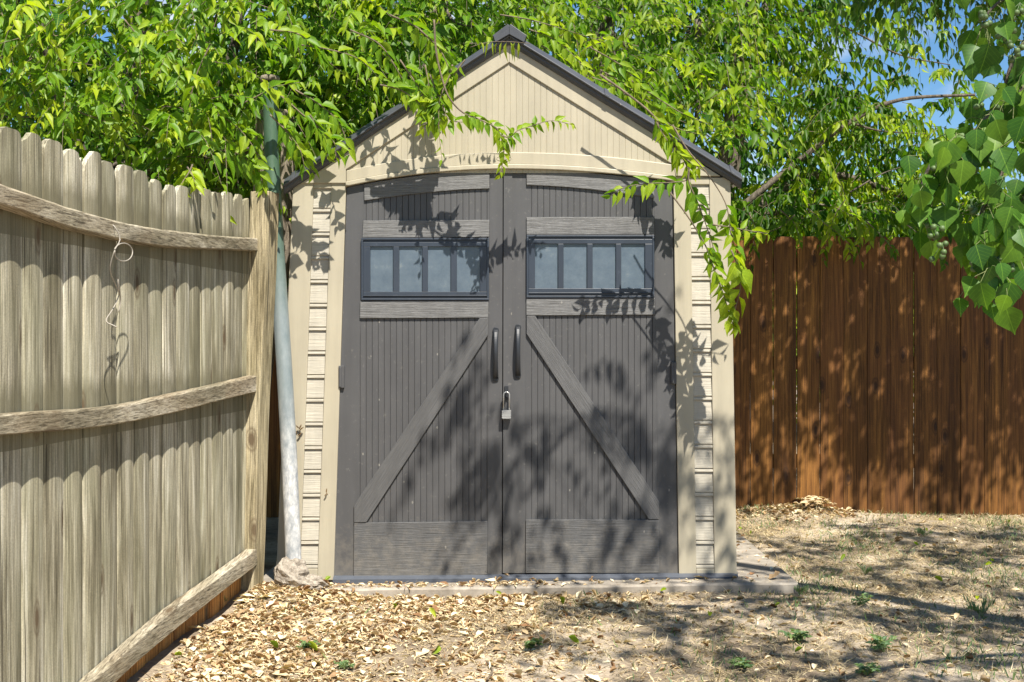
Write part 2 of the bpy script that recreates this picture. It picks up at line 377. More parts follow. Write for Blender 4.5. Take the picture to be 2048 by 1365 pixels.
M['leaf_t'] = leafmat('heart_leaf', (0.024, 0.080, 0.012), (0.052, 0.140, 0.016), (0.13, 0.235, 0.016), 0.40, back=1.1, veins=0.5)
M['litter'] = leafmat('dead_leaf', (0.22, 0.12, 0.06), (0.52, 0.38, 0.22), (0.76, 0.65, 0.46), 0.12, 0.15, 0.8, 0.6)
M['straw'] = leafmat('straw', (0.20, 0.15, 0.085), (0.46, 0.36, 0.21), (0.66, 0.56, 0.37), 0.15, 0.15, 0.8, 0.6)
M['weed'] = leafmat('weed_leaf', (0.07, 0.13, 0.06), (0.12, 0.20, 0.09), (0.22, 0.30, 0.10), 0.3)
m, n, b = newmat('green_fruit'); M['fruit'] = m
n.links.new(ramp(n, noise(n, coords(n, (1, 1, 1), rand=False), 60, 3), [(0.3, (0.045, 0.085, 0.022)), (0.7, (0.09, 0.14, 0.04))]), b.inputs['Base Color']); b.inputs['Roughness'].default_value = 0.55

# ------------------------------------------------------------------ leaves
def template(stations, droop, fold):
    v = [(0, 0, 0)]
    for u, w in stations:
        z = -droop * u * u
        v += [(u, w, z + fold * w), (u, 0, z), (u, -w, z + fold * w)]
    v.append((1, 0, -droop))
    f = [(0, 2, 1), (0, 3, 2)]
    for i in range(len(stations) - 1):
        a = 1 + 3 * i
        f += [(a, a + 1, a + 4, a + 3), (a + 1, a + 2, a + 5, a + 4)]
    a = 1 + 3 * (len(stations) - 1); e = len(v) - 1
    f += [(a, a + 1, e), (a + 1, a + 2, e)]
    return np.array(v, float), f
T_LANCE = template([(0.22, 0.46), (0.45, 0.48), (0.75, 0.2)], 0.22, 0.35)
T_SIMPLE = (np.array([(0, 0, 0), (0.38, 0.5, 0.04), (1, 0, -0.15), (0.38, -0.5, 0.04)], float), [(0, 3, 2, 1)])
T_HEART = template([(0.06, 0.24), (0.25, 0.49), (0.45, 0.47), (0.66, 0.27), (0.84, 0.08)], 0.16, 0.22)
T_CURL = template([(0.2, 0.38), (0.5, 0.5), (0.8, 0.3)], -0.35, 0.9)
T_BLADE = (np.array([(0, -0.5, 0), (0, 0.5, 0), (0.55, 0.4, 0.04), (0.55, -0.4, 0.04), (1, 0, -0.1)], float), [(0, 1, 2, 3), (3, 2, 4)])
def norm(a): return a / np.maximum(np.linalg.norm(a, axis=-1, keepdims=True), 1e-9)
class Leaves:
    def __init__(s): s.parts = []; s.lu = []; s.lv = []; s.stems = MB()
    def add(s, P_, A, N, S, Wd, tint, T):
        P_ = np.asarray(P_, float); A = norm(np.asarray(A, float)); N = np.asarray(N, float)
        N = norm(N - (N * A).sum(-1, keepdims=True) * A); B = np.cross(N, A)
        tv, tf = T
        S = np.broadcast_to(S, (len(P_),)); Wd = np.broadcast_to(Wd, (len(P_),))
        v = (P_[:, None, :] + A[:, None, :] * (tv[None, :, 0:1] * S[:, None, None])
             + B[:, None, :] * (tv[None, :, 1:2] * (S * Wd)[:, None, None]) + N[:, None, :] * (tv[None, :, 2:3] * S[:, None, None]))
        s.parts.append((v.reshape(-1, 3), len(P_), len(tv), tf, np.repeat(np.clip(tint, 0, 1), len(tv))))
        s.lu.append(np.tile(tv[:, 0], len(P_))); s.lv.append(np.tile(tv[:, 1], len(P_)))
    def build(s, name, mats, parent=None, label=None):
        V = []; L = []; LT = []; TI = []; MI = []; off = 0
        for v, cnt, nv, tf, ti in s.parts:
            V.append(v); TI.append(ti)
            base = (np.arange(cnt) * nv + off)[:, None]
            flat = np.array([i for q in tf for i in q]); L.append((base + flat[None, :]).ravel())
            LT.append(np.tile([len(q) for q in tf], cnt)); off += len(v)
            MI.append(np.zeros(cnt * len(tf), int))
        if s.stems.v:
            sv = np.array(s.stems.v, float); V.append(sv); TI.append(np.zeros(len(sv)))
            L.append(np.array([i for q in s.stems.f for i in q]) + off); LT.append(np.array([len(q) for q in s.stems.f])); MI.append(np.ones(len(s.stems.f), int))
        V = np.concatenate(V); L = np.concatenate(L); LT = np.concatenate(LT); TI = np.concatenate(TI); MI = np.concatenate(MI)
        me = bpy.data.meshes.new(name)
        me.vertices.add(len(V)); me.vertices.foreach_set('co', V.ravel().astype(np.float32))
        me.loops.add(len(L)); me.loops.foreach_set('vertex_index', L.astype(np.int32))
        me.polygons.add(len(LT)); me.polygons.foreach_set('loop_start', (np.cumsum(LT) - LT).astype(np.int32))
        for q in mats: me.materials.append(q)
        me.polygons.foreach_set('material_index', MI.astype(np.int32))
        me.update(calc_edges=True)
        at = me.attributes.new('tint', 'FLOAT', 'POINT'); at.data.foreach_set('value', TI.astype(np.float32))
        pad = [np.zeros(len(s.stems.v))] if s.stems.v else []
        for nm, arr in (('lu', s.lu), ('lv', s.lv)):
            me.attributes.new(nm, 'FLOAT', 'POINT').data.foreach_set('value', np.concatenate(arr + pad).astype(np.float32))
        return link(name, me, parent, 0, label)
SUNB = -np.array(SUN)
def stems_np(lv, pts, r0, r1):        # pts (T,K,3): thin three-sided stems
    T, K, _ = pts.shape
    an = np.arange(3) * 2 * math.pi / 3
    t = norm(np.gradient(pts, axis=1)); up = np.array([0.3, 0.2, 1.0]); a = norm(np.cross(t, up)); b_ = np.cross(a, t)
    r = np.linspace(r0, r1, K)[None, :, None, None]
    ring = pts[:, :, None, :] + r * (a[:, :, None, :] * np.cos(an)[None, None, :, None] + b_[:, :, None, :] * np.sin(an)[None, None, :, None])
    v = ring.reshape(-1, 3); f = []
    for i in range(K - 1):
        for k in range(3):
            f.append((i * 3 + k, i * 3 + (k + 1) % 3, (i + 1) * 3 + (k + 1) % 3, (i + 1) * 3 + k))
    n0 = len(lv.stems.v); lv.stems.v += [tuple(q) for q in v]
    for j in range(T):
        o_ = n0 + j * K * 3
        lv.stems.f += [(q[0] + o_, q[1] + o_, q[2] + o_, q[3] + o_) for q in f]
def twigs(lv, S, D, Ln, K=12, leaf=0.08, wr=0.42, sag=0.5, T=T_LANCE, tint=0.45, spread=0.8, droop=0.55, stem=0.0022, seg=5, tv=0.2, jit=0.35):
    S = np.asarray(S, float); D = norm(np.asarray(D, float)); Ln = np.asarray(Ln, float); n_ = len(S)
    def pos(t): return S[:, None, :] + D[:, None, :] * (Ln[:, None] * t)[..., None] + np.array([0, 0, -1.0]) * ((Ln * sag)[:, None] * t ** 2)[..., None]
    t = np.clip(np.linspace(0.12, 1.0, K)[None, :] + rng.normal(0, 0.015, (n_, K)), 0.02, 1)
    p = pos(t); tan = norm(pos(t + 0.03) - pos(t - 0.03))
    side = norm(np.cross(tan, np.array([0.02, 0.03, 1.0]))); side = side * np.where(np.arange(K) % 2, 1, -1)[None, :, None]
    g = np.array([0, 0, -1.0])
    A = norm(tan * 0.55 + side * spread + g * droop + rng.normal(0, jit, p.shape) * 0.6)
    N = norm(np.array([0, 0, 0.55]) + SUNB * 0.35 + rng.normal(0, 0.45, p.shape))
    sz = leaf * (1.05 - 0.45 * t ** 3) * rng.uniform(0.5, 1.35, t.shape)
    ti = tint + rng.normal(0, tv, (n_, 1)) + rng.normal(0, tv * 0.5, t.shape) + 0.30 * (t - 0.5)
    lv.add(p.reshape(-1, 3), A.reshape(-1, 3), N.reshape(-1, 3), sz.ravel(), wr * rng.uniform(0.8, 1.2, n_ * K), ti.ravel(), T)
    if stem: stems_np(lv, pos(np.tile(np.linspace(0, 1, seg), (n_, 1))), stem, stem * 0.35)
def ball(c, r, n_, shell=0.5):
    d = norm(rng.normal(0, 1, (n_, 3))); rr = rng.uniform(shell, 1, (n_, 1)) ** 0.5
    return np.asarray(c) + d * rr * np.asarray(r), d
def crown(lv, trunk, blobs, base, leaf=0.08, T=T_LANCE, K=12, L=(0.3, 0.55), tint=0.45, sag=0.55, wr=0.42, fwd=0.0, nb=5, stem=0.0022, tv=0.2, br=0.05, droop=0.55, chain=False):
    done = []
    for (c, r, cnt, *tt) in blobs:
        c = np.asarray(c, float); r = np.asarray(r, float) * np.ones(3)
        bp = Vector(base)
        if chain and done:
            bp = min(done, key=lambda q_: (q_ - Vector(c)).length)
            if (bp - Vector(c)).length > (Vector(base) - Vector(c)).length: bp = Vector(base)
        done.append(Vector(c))
        j = Vector(rng.normal(0, 0.15, 3))
        midp = bp.lerp(Vector(c), 0.5) + j + Vector((0, 0, 0.15))
        trunk.tube(curve([bp, midp, Vector(c)], 5), np.linspace(br, br * 0.28, 11), 6)
        for _ in range(nb):
            e, _d = ball(c, r * 0.85, 1)
            trunk.tube(curve([Vector(c), Vector(c).lerp(Vector(e[0]), 0.5) + Vector(rng.normal(0, 0.06, 3)), Vector(e[0])], 4), np.linspace(0.012, 0.003, 9), 5)
        s, d = ball(c, r * 0.9, cnt, 0.15)
        D = d * 0.9 + rng.normal(0, 0.5, d.shape) + np.array([0, -fwd, 0.1])
        twigs(lv, s - norm(D) * 0.1, D, rng.uniform(*L, cnt), K, leaf, wr, sag, T, tt[0] if tt else tint, stem=stem, tv=tv, droop=droop)

# ------------------------------------------------------------------ ground
gx = np.unique(np.concatenate([np.linspace(-2.4, 4.6, 150), [-400, -60, -20, -8, -4, 6, 10, 20, 60, 400]]))
gy = np.unique(np.concatenate([np.linspace(2.5, 8.7, 150), [-400, -60, -10, 0, 1.5, 10, 14, 30, 80, 400]]))
XX, YY = np.meshgrid(gx, gy, indexing='ij'); ZZ = gz(XX, YY)
inn = (XX > -2.4) & (XX < 4.6) & (YY > 2.5) & (YY < 8.7)
ZZ = ZZ + np.where(inn, rng.normal(0, 0.0022, XX.shape), 0)
nX, nY = XX.shape; g = MB(); idx = np.arange(nX * nY).reshape(nX, nY)
g.add(np.stack([XX, YY, ZZ], -1).reshape(-1, 3), [(idx[i, j], idx[i + 1, j], idx[i + 1, j + 1], idx[i, j + 1]) for i in range(nX - 1) for j in range(nY - 1)])
tag(g.build('ground', M['dirt'], smooth=True), kind='structure')

# ------------------------------------------------------------------ slab
def slabz(x): return 0.018 + 0.027 * (x + 0.83) / 1.87
sb = MB()
fx = [-1.19, -0.6, 0.0, 0.55, 1.29]; nfx = 5
vv = []
for x in np.linspace(-1.19, 1.29, 26):
    e = 5.645 + 0.006 * math.sin(9 * x) + 0.004 * math.sin(23 * x + 1)
    zt = slabz(x) + 0.001 * math.sin(31 * x)
    vv += [(x, e, -0.08), (x, e - 0.002, zt - 0.008), (x, e + 0.008, zt), (x, 7.9, zt), (x, 7.9, -0.08)]
ff = [(i * 5 + k, (i + 1) * 5 + k, (i + 1) * 5 + k + 1, i * 5 + k + 1) for i in range(25) for k in range(4)]
ff += [(0, 1, 2, 3, 4), tuple(25 * 5 + k for k in (4, 3, 2, 1, 0))]
sb.add(vv, ff)
tag(sb.build('concrete_slab', M['slab']), 'low pale concrete slab under the shed with a worn front edge', 'slab')

# ------------------------------------------------------------------ shed
shed = thing('garden_shed', (0, Y0, 0.03), 'beige plastic garden shed with dark grey double barn doors and a dark gabled roof', 'shed')
def q(*pts): return [(FX(a), FZ(b)) for a, b in pts]
def beads(mb, x0, x1, zt, zb, d, pitch=0.0281, gw=0.0042, gd=0.0028):
    xs = []; x = x0
    while x < x1 - 0.004:
        e = min(x + pitch, x1)
        xs += [(x + gw / 2, 0), (max(e - gw / 2, x + gw / 2 + .001), 0), (e, gd)]; x = e
    xs = [(x0, gd)] + xs
    v = []; f = []
    for (x, g_) in xs: v += [(x, Y0 - d + g_, zb(x)), (x, Y0 - d + g_, zt(x))]
    for i in range(len(xs) - 1):
        if zt(xs[i][0]) > zb(xs[i][0]) - 1e-6: f.append((2 * i, 2 * i + 2, 2 * i + 3, 2 * i + 1))
    mb.add(v, f)
def lerp_line(a, b):
    (x0, z0), (x1, z1) = q(a, b)
    return lambda x: z0 + (z1 - z0) * (x - x0) / (x1 - x0)
# corner columns
def column(tl, tr, bl, br, stl, strr, sbl, sbr, lab):
    c = MB(); d = 0.012
    c.poly(q(tl, (stl[0], tl[1]), stl, sbl, (sbl[0], bl[1]), bl), -0.05, d); c.poly(q((strr[0], tr[1]), tr, br, (sbr[0], br[1]), sbr, strr), -0.05, d)
    c.poly(q((stl[0], tl[1]), (strr[0], tr[1]), (strr[0], stl[1] ), stl), -0.05, d - 0.001)
    c.poly(q(sbl, sbr, (sbr[0], br[1] ), (sbl[0], bl[1])), -0.05, d - 0.001)
    o = c.build('corner_panel', M['beige'], shed, bevel=0.003, label=lab)
    s = MB(); N_ = 16
    zt, zb = FZ(stl[1]), FZ(sbl[1]); h = (zt - zb) / N_
    for i in range(N_):
        a = zt - i * h; e = a - h
        prof = [(a, 0.000), (a - h * 0.80, 0.007), (a - h * 0.83, 0.0015), (a - h * 0.86, 0.0015), (a - h * 0.88, 0.008), (a - h * 0.96, 0.009), (e, 0.000)]
        v = []
        for z, dd in prof:
            t = (zt - z) / (zt - zb)
            xl = FX(stl[0]) * (1 - t) + FX(sbl[0]) * t; xr = FX(strr[0]) * (1 - t) + FX(sbr[0]) * t
            v += [(xl + 0.0005, Y0 - dd, z), (xr - 0.0005, Y0 - dd, z)]
        s.add(v, [(2 * k, 2 * k + 2, 2 * k + 3, 2 * k + 1) for k in range(len(prof) - 1)])
    s.build('siding_strip', M['tile'], o)
    return o
column((587, 366), (693, 366), (553, 1152), (668, 1160), (628, 378), (663, 378), (601, 1137), (636, 1137), 'left beige corner panel, bowed outwards at its foot')
column((1346, 354), (1460, 356), (1357, 1150), (1473, 1148), (1380, 370), (1418, 370), (1392, 1137), (1428, 1137), 'right beige corner panel')

# gable
ga = MB()
outer = q((603, 368), (1018, 88), (1440, 353))
arc_top = lambda px: 306 + 36 * ((px - 1020) / 324) ** 2 if px < 1020 else 306 + 24 * ((px - 1020) / 321) ** 2
arc_bot = lambda px: 339.5 + 35 * ((px - 1016) / 324) ** 2 if px < 1016 else 339.5 + 25 * ((px - 1016) / 335) ** 2
# fascia band between outer and inner triangle: three pieces each side
for A_ in (((603, 368), (1018.5, 88), (1018.5, 127), (693, 341), (693, 368)), ((1440, 354), (1351, 354), (1345, 331), (1018.5, 127), (1018.5, 88))):
    ga.poly(q(*A_), -0.03, 0.022)
gable = ga.build('gable', M['beige'], shed, bevel=0.003)
gp = MB()
ztl = lerp_line((690, 343), (1018.5, 127)); ztr = lerp_line((1018.5, 127), (1345, 331))
lowb = FZ(343)
beads(gp, FX(694), FX(1343), lambda x: max(lowb, (ztl(x) if x < FX(1018.5) else ztr(x)) + 0.004), lambda x: lowb - 0.01, 0.012, gw=0.0035, gd=0.0016)
gp.build('grooved_panel', M['beige'], gable)
ar = MB(); N_ = 40
def arcband(mb, f0, f1, x0, x1, d0, d1):
    v = []; f = []
    for i in range(N_ + 1):
        px = x0 + (x1 - x0) * i / N_
        a, b_ = FZ(f0(px)), FZ(f1(px)); x = FX(px)
        v += [(x, Y0 - d0, a), (x, Y0 - d1, a), (x, Y0 - d1, b_), (x, Y0 - d0, b_)]
    for i in range(N_):
        for k in range(4): f.append((i * 4 + k, i * 4 + (k + 1) % 4, (i + 1) * 4 + (k + 1) % 4, (i + 1) * 4 + k)[::-1])
    f += [(0, 1, 2, 3), tuple(N_ * 4 + k for k in (3, 2, 1, 0))]
    mb.add(v, f)
arcband(ar, arc_top, lambda p: arc_bot(p) - 9, 693.5, 1350, -0.03, 0.019)
arcband(ar, lambda p: arc_bot(p) - 9.3, arc_bot, 692.5, 1351, -0.03, 0.028)
ar.build('arch_trim', M['beige'], gable, bevel=0.0035)
em = MB()
em.tube([(FX(1008) + 0.034 * math.cos(a), Y0 - 0.0195, FZ(318.5) + 0.012 * math.sin(a)) for a in np.linspace(0, 2 * math.pi, 33)], 0.0016, 5, cap=False)
em.tube([(FX(1008) + 0.020 * math.cos(a), Y0 - 0.0195, FZ(318.5) + 0.004 * math.sin(a)) for a in np.linspace(0, 2 * math.pi, 25)], 0.0013, 5, cap=False)
em.build('oval_emblem', M['beige'], gable)

# doors
def grain_obj(poly, name, mat, parent, d0=0.0, d1=0.010, bevel=0.002):
    mb = MB(); mb.poly(poly, d0, d1); return mb.build(name, mat, parent, bevel=bevel)
def door(side):
    d = MB()
    if side == 'l':
        out_ = [(692 - 25 * 0, 376)]
        tops = [(px, arc_bot(px) + 1.5) for px in np.linspace(694, 1005.5, 14)]
        body = tops + [(1003, 1149), (835, 1153), (667, 1159)]
        st1 = [(px, arc_bot(px) + 1.5) for px in (694, 710, 728)] + [(708, 1150.5), (708, 1156), (667, 1159)]
        st2 = [(980, arc_bot(980) + 1.5), (1005.5, arc_bot(1005) + 1.5), (1003.5, 1149), (975, 1150)]
        bx = (708, 980); lab = 'left barn door, its lower corner sagging open'
    else:
        tops = [(px, arc_bot(px) + 1.5) for px in np.linspace(1007.5, 1344, 14)]
        body = tops + [(1356, 1147), (1005.5, 1147)]
        st1 = [(1007.5, 342), (1052.5, arc_bot(1052) + 1.5), (1051, 1146.5), (1005.5, 1147)]
        st2 = [(px, arc_bot(px) + 1.5) for px in (1308, 1326, 1344)] + [(1356, 1146.8), (1318, 1146.5)]
        bx = (1051, 1319); lab = 'right barn door with an overlapping centre strip'
    d.poly(q(*body), -0.035, -0.006)
    d.poly(q(*st1), -0.004, 0.0); d.poly(q(*st2), -0.004, 0.0)
    beads(d, FX(bx[0]), FX(bx[1]), lambda x: FZ(arc_bot(x * PPM + 1024) + 2), lambda x: FZ(1146), -0.0012)
    if side == 'r': d.poly(q((1007.5, 342), (1024.5, 342), (1022.5, 1146), (1005.5, 1146)), 0.0, 0.006)
    o = d.build('door', M['grey'], shed, label=lab)
    if side == 'l':
        top = [(px, arc_bot(px) + 2) for px in np.linspace(728.5, 979, 9)] + [(px, 378 + 24 * ((979 - px) / 250) ** 1.6) for px in np.linspace(979, 729, 9)]
        rails = [top, [(727, 442), (979, 440.5), (978, 475), (725, 476)], [(721, 602.5), (977, 602), (976, 636), (720, 637)]]
        brace = [(959, 637), (976, 636.5), (976, 671), (733, 1044.5), (708.6, 1045), (708.6, 1010)]
        kick = [(708.5, 1045.7), (975, 1042.5), (974.5, 1149), (707.5, 1155)]
        fr = (723, 978, 476.7, 601); px_ = [(741, 787), (799, 845), (856, 902), (914, 960)]; py_ = (494, 584); hx, hy = 991.5, 660; M_ = M['brace_l']
        hinge = (678, 689, 732, 776)
    else:
        top = [(px, arc_bot(px) + 2) for px in np.linspace(1053, 1308, 9)] + [(px, 371 + 26 * ((px - 1053) / 255) ** 1.6) for px in np.linspace(1308, 1053, 9)]
        rails = [top, [(1053, 435), (1308, 434.5), (1308.5, 469), (1053, 470)], [(1052.5, 597), (1309, 596.5), (1310, 630), (1052.5, 631.5)]]
        brace = [(1053, 632.5), (1070, 632), (1317.6, 1003), (1317.6, 1038.5), (1297, 1038.5), (1053, 668)]
        kick = [(1051.5, 1039), (1317.5, 1039.5), (1317.8, 1146), (1051, 1145.7)]
        fr = (1053, 1308, 470.7, 596); px_ = [(1070, 1116), (1127, 1174), (1185, 1231.5), (1242, 1289.5)]; py_ = (488.5, 577.5); hx, hy = 1036, 654; M_ = M['brace_r']
        hinge = (1341, 1352, 724, 768)
    for r_ in rails: grain_obj(q(*r_), 'rail', M['greygrain'], o)
    grain_obj(q(*brace), 'brace', M_, o, 0.0, 0.013)
    grain_obj(q(*kick), 'kick_panel', M['greykick'], o)
    # window frame: outer rim, inner frame with openings
    w = MB(); x0, x1, y0, y1 = fr
    for rect in ((x0, x1, y0, y0 + 4), (x0, x1, y1 - 4, y1), (x0, x0 + 4, y0 + 4, y1 - 4), (x1 - 4, x1, y0 + 4, y1 - 4)):
        w.poly(q((rect[0], rect[2]), (rect[1], rect[2]), (rect[1], rect[3]), (rect[0], rect[3])), 0.0, 0.016)
    ys = [(y0 + 4, y0 + 8.5, 0.008), (y0 + 8.5, py_[0], 0.013), (py_[1], y1 - 10.5, 0.013), (y1 - 10.5, y1 - 8, 0.016), (y1 - 8, y1 - 4, 0.008)]
    for a, b_, dd in ys: w.poly(q((x0 + 4, a), (x1 - 4, a), (x1 - 4, b_), (x0 + 4, b_)), 0.0, dd)
    xs = [x0 + 4] + [t for pr in px_ for t in pr] + [x1 - 4]
    for i in range(0, len(xs), 2):
        w.poly(q((xs[i], py_[0]), (xs[i + 1], py_[0]), (xs[i + 1], py_[1]), (xs[i], py_[1])), 0.0, 0.0128)
    w.build('window_frame', M['winframe'], o, bevel=0.0015)
    for a, b_ in px_:
        p = MB(); p.poly(q((a - .5, py_[0] - .5), (b_ + .5, py_[0] - .5), (b_ + .5, py_[1] + .5), (a - .5, py_[1] + .5)), 0.0005, 0.0022)
        p.build('window_pane', M['pane'], o)
    # pull handle: an arched bar swept in the y-z plane
    h = MB(); n_ = 22; v = []; f = []
    for i in range(n_):
        t = i / (n_ - 1); z = FZ(hy + t * 98); off = 0.004 + 0.040 * math.sin(math.pi * min(1, max(0, t))) ** 0.62
        wd = 0.0135 - 0.003 * math.sin(math.pi * t); th = 0.011
        for (sx_, sy_) in ((-1, -1), (-0.8, 0.6), (-0.4, 1), (0.4, 1), (0.8, 0.6), (1, -1)):
            v.append((FX(hx) + sx_ * wd, Y0 - off - sy_ * th * 0.5 - 0.0, z))
    for i in range(n_ - 1):
        for k in range(6): f.append((i * 6 + k, i * 6 + (k + 1) % 6, (i + 1) * 6 + (k + 1) % 6, (i + 1) * 6 + k))
    f += [tuple(range(5, -1, -1)), tuple((n_ - 1) * 6 + k for k in range(6))]
    h.add(v, f)
    h.tube([(FX(hx), Y0 + 0.002, FZ(hy + 1)), (FX(hx), Y0 - 0.007, FZ(hy + 1))], 0.0145, 14); h.tube([(FX(hx), Y0 + 0.002, FZ(hy + 97)), (FX(hx), Y0 - 0.007, FZ(hy + 97))], 0.0145, 14)
    h.build('handle', M['dark'], o, smooth=False, bevel=0.001)
    hi = MB(); hi.poly(q((hinge[0], hinge[2]), (hinge[1], hinge[2]), (hinge[1], hinge[3]), (hinge[0], hinge[3])), 0.0, 0.016)
    hi.tube([(FX(hinge[0] + 3), Y0 - 0.016, FZ(hinge[2] + 2)), (FX(hinge[0] + 3), Y0 - 0.016, FZ(hinge[3] - 2))], 0.007, 10)
    hi.build('hinge', M['grey'], o, bevel=0.0015)
    return o
dl = door('l'); dr = door('r')
hs = MB(); hs.box(FX(1013) - 0.009, FX(1013) + 0.009, Y0 - 0.013, Y0 - 0.004, FZ(800), FZ(772))
hs.tube([(FX(1013), Y0 - 0.008, FZ(782)), (FX(1013), Y0 - 0.034, FZ(784)), (FX(1013), Y0 - 0.034, FZ(794)), (FX(1013), Y0 - 0.008, FZ(796))], 0.0028, 8)
hs.build('hasp', M['dark'], shed, bevel=0.001)
# roof
LT_ = [(1018.5, 61), (571, 357)]; RT_ = [(1018.5, 61), (1480, 345)]
rf = MB(); YF = Y0 - 0.055; YB = Y0 + 2.15
def slope(mb, a, b_, y0, y1, th, up=0.0):
    (xa, za), (xb, zb) = q(a, b_)
    nx, nz_ = -(zb - za), (xb - xa); L_ = math.hypot(nx, nz_); nx, nz_ = nx / L_, nz_ / L_
    if nz_ < 0: nx, nz_ = -nx, -nz_
    v = []
    for y in (y0, y1):
        v += [(xa + nx * up, y, za + nz_ * up), (xb + nx * up, y, zb + nz_ * up), (xb + nx * (up - th), y, zb + nz_ * (up - th)), (xa + nx * (up - th), y, za + nz_ * (up - th))]
    mb.add(v, [(0, 1, 2, 3), (7, 6, 5, 4), (0, 4, 5, 1), (1, 5, 6, 2), (2, 6, 7, 3), (3, 7, 4, 0)])
for T_ in (LT_, RT_):
    slope(rf, T_[0], T_[1], Y0 + 0.012, YB, 0.04, -0.004)
roof = rf.build('roof', M['roof'], shed, bevel=0.002)
for (a, b_) in (LT_, RT_):
    tr = MB()
    (xa, za), (xb, zb) = q(a, b_)
    # swept profile (depth towards camera, height below roof line)
    prof = [(-0.012, 0.0), (0.018, -0.004), (0.052, -0.026), (0.058, -0.030), (0.058, -0.036), (0.040, -0.041), (0.040, -0.050), (0.030, -0.062), (-0.012, -0.062)]
    nseg = 5; s_ = 1 if xb > xa else -1
    v = []; f = []
    for i in range(nseg + 1):
        t = i / nseg; jog = 0.0015 * math.sin(i * 2.3)
        for (dd, h) in prof: v.append((xa + (xb - xa) * t, Y0 - dd, za + (zb - za) * t + h * 1.18 + jog))
    n_ = len(prof)
    for i in range(nseg):
        for k in range(n_):
            qd = (i * n_ + k, (i + 1) * n_ + k, (i + 1) * n_ + (k + 1) % n_, i * n_ + (k + 1) % n_)
            f.append(qd[::-1] if s_ > 0 else qd)
    f += [tuple(range(n_)) if s_ > 0 else tuple(range(n_ - 1, -1, -1)), tuple(nseg * n_ + k for k in (range(n_ - 1, -1, -1) if s_ > 0 else range(n_)))]
    tr.add(v, f)
    # joint straps
    for t in (0.42, 0.96):
        cx_, cz_ = xa + (xb - xa) * t, za + (zb - za) * t
        ux, uz = (xb - xa), (zb - za); L_ = math.hypot(ux, uz); ux, uz = ux / L_ * 0.012, uz / L_ * 0.012
        v = []
        for sg in (-1, 1):
            for (dd, h) in [(-0.01, 0.004), (0.019, 0.001), (0.054, -0.024), (0.061, -0.029), (0.061, -0.038), (-0.01, -0.038)]:
                v.append((cx_ + sg * ux, Y0 - dd, cz_ + sg * uz + h * 1.18))
        tr.add(v, [tuple(range(6)), tuple(range(11, 5, -1))] + [(k, k + 6, (k + 1) % 6 + 6, (k + 1) % 6) for k in range(6)])
    tr.build('rake_trim', M['roof'], roof, bevel=0.002)
rc = MB()
for sgn in (-1, 1):
    e = 988 if sgn < 0 else 1051
    slope(rc, (1018.5, 59), (e, 82), Y0 - 0.068, YB + 0.02, 0.016, 0.010)
    rc.poly(q((1018.5, 60), (e, 83), (e + (3 if sgn < 0 else -3), 92), (1018.5, 76)), 0.055, 0.068)
rc.build('ridge_cap', M['roof'], roof, bevel=0.002)
# sides, back, floor, sill
for x0, x1, zt in ((FX(588), FX(555), FZ(366)), (FX(1459), FX(1472), FZ(356))):
    w = MB(); s_ = 0.012 if x0 > 0 else -0.012
    for k in range(10):
        ya = Y0 + 0.05 + k * 0.2; yb = ya + 0.194
        v = [(x0, ya, zt), (x0, yb, zt), (x1, yb, 0.035), (x1, ya, 0.035)]
        v += [(p[0] - s_, p[1], p[2]) for p in v]
        w.add(v, [(0, 1, 2, 3), (7, 6, 5, 4), (0, 4, 5, 1), (1, 5, 6, 2), (2, 6, 7, 3), (3, 7, 4, 0)])
    w.build('side_wall', M['beige'], shed)
bw = MB(); bw.add([(p[0], Y0 + 2.05, p[1]) for p in q((588, 366), (1018, 85), (1459, 356), (1472, 1152), (555, 1158))], [(0, 1, 2, 3, 4)]); bw.build('back_wall', M['beige'], shed)
fl = MB(); fl.box(FX(560), FX(1470), Y0 + 0.04, Y0 + 2.04, slabz(1.0) + .002, 0.075); fl.build('floor_panel', M['sill'], shed)
si = MB()
v = []
xs_ = list(np.linspace(FX(668), FX(1450), 24)) + [FX(1460), FX(1468), FX(1474), FX(1476)]
dep = [0.045] * 24 + [0.043, 0.037, 0.024, 0.0]
for x, d_ in zip(xs_, dep):
    zt = FZ(1151) + (FZ(1145) - FZ(1151)) * (x - FX(668)) / (FX(1476) - FX(668)); zb = slabz(x) + 0.001
    v += [(x, Y0 + 0.05, zb), (x, Y0 - d_, zb), (x, Y0 - d_ + 0.0, zt - 0.012), (x, Y0 - max(d_ - 0.03, -0.02), zt - 0.001), (x, Y0 + 0.05, zt - 0.001)]
f = [(i * 5 + k, i * 5 + (k + 1) % 5, (i + 1) * 5 + (k + 1) % 5, (i + 1) * 5 + k)[::-1] for i in range(len(xs_) - 1) for k in range(5)]
f += [(0, 1, 2, 3, 4), tuple((len(xs_) - 1) * 5 + k for k in (4, 3, 2, 1, 0))]
si.add(v, f); si.build('sill', M['sill'], shed)

# pink thing inside the shed seen faintly through the left window
bk = thing('storage_bin', (FX(862), Y0 + 0.14, 0.08), 'pink plastic bin on a stack, dimly seen through the left door window', 'bin')
b1 = MB(); b1.box(FX(862) - 0.10, FX(862) + 0.10, Y0 + 0.10, Y0 + 0.30, 0.08, FZ(560)); b1.build('bin_body', M['pink'], bk, bevel=0.01)
b2 = MB(); b2.box(FX(862) - 0.108, FX(862) + 0.108, Y0 + 0.092, Y0 + 0.308, FZ(560) + 0.001, FZ(552)); b2.build('lid', M['pink'], bk, bevel=0.004)

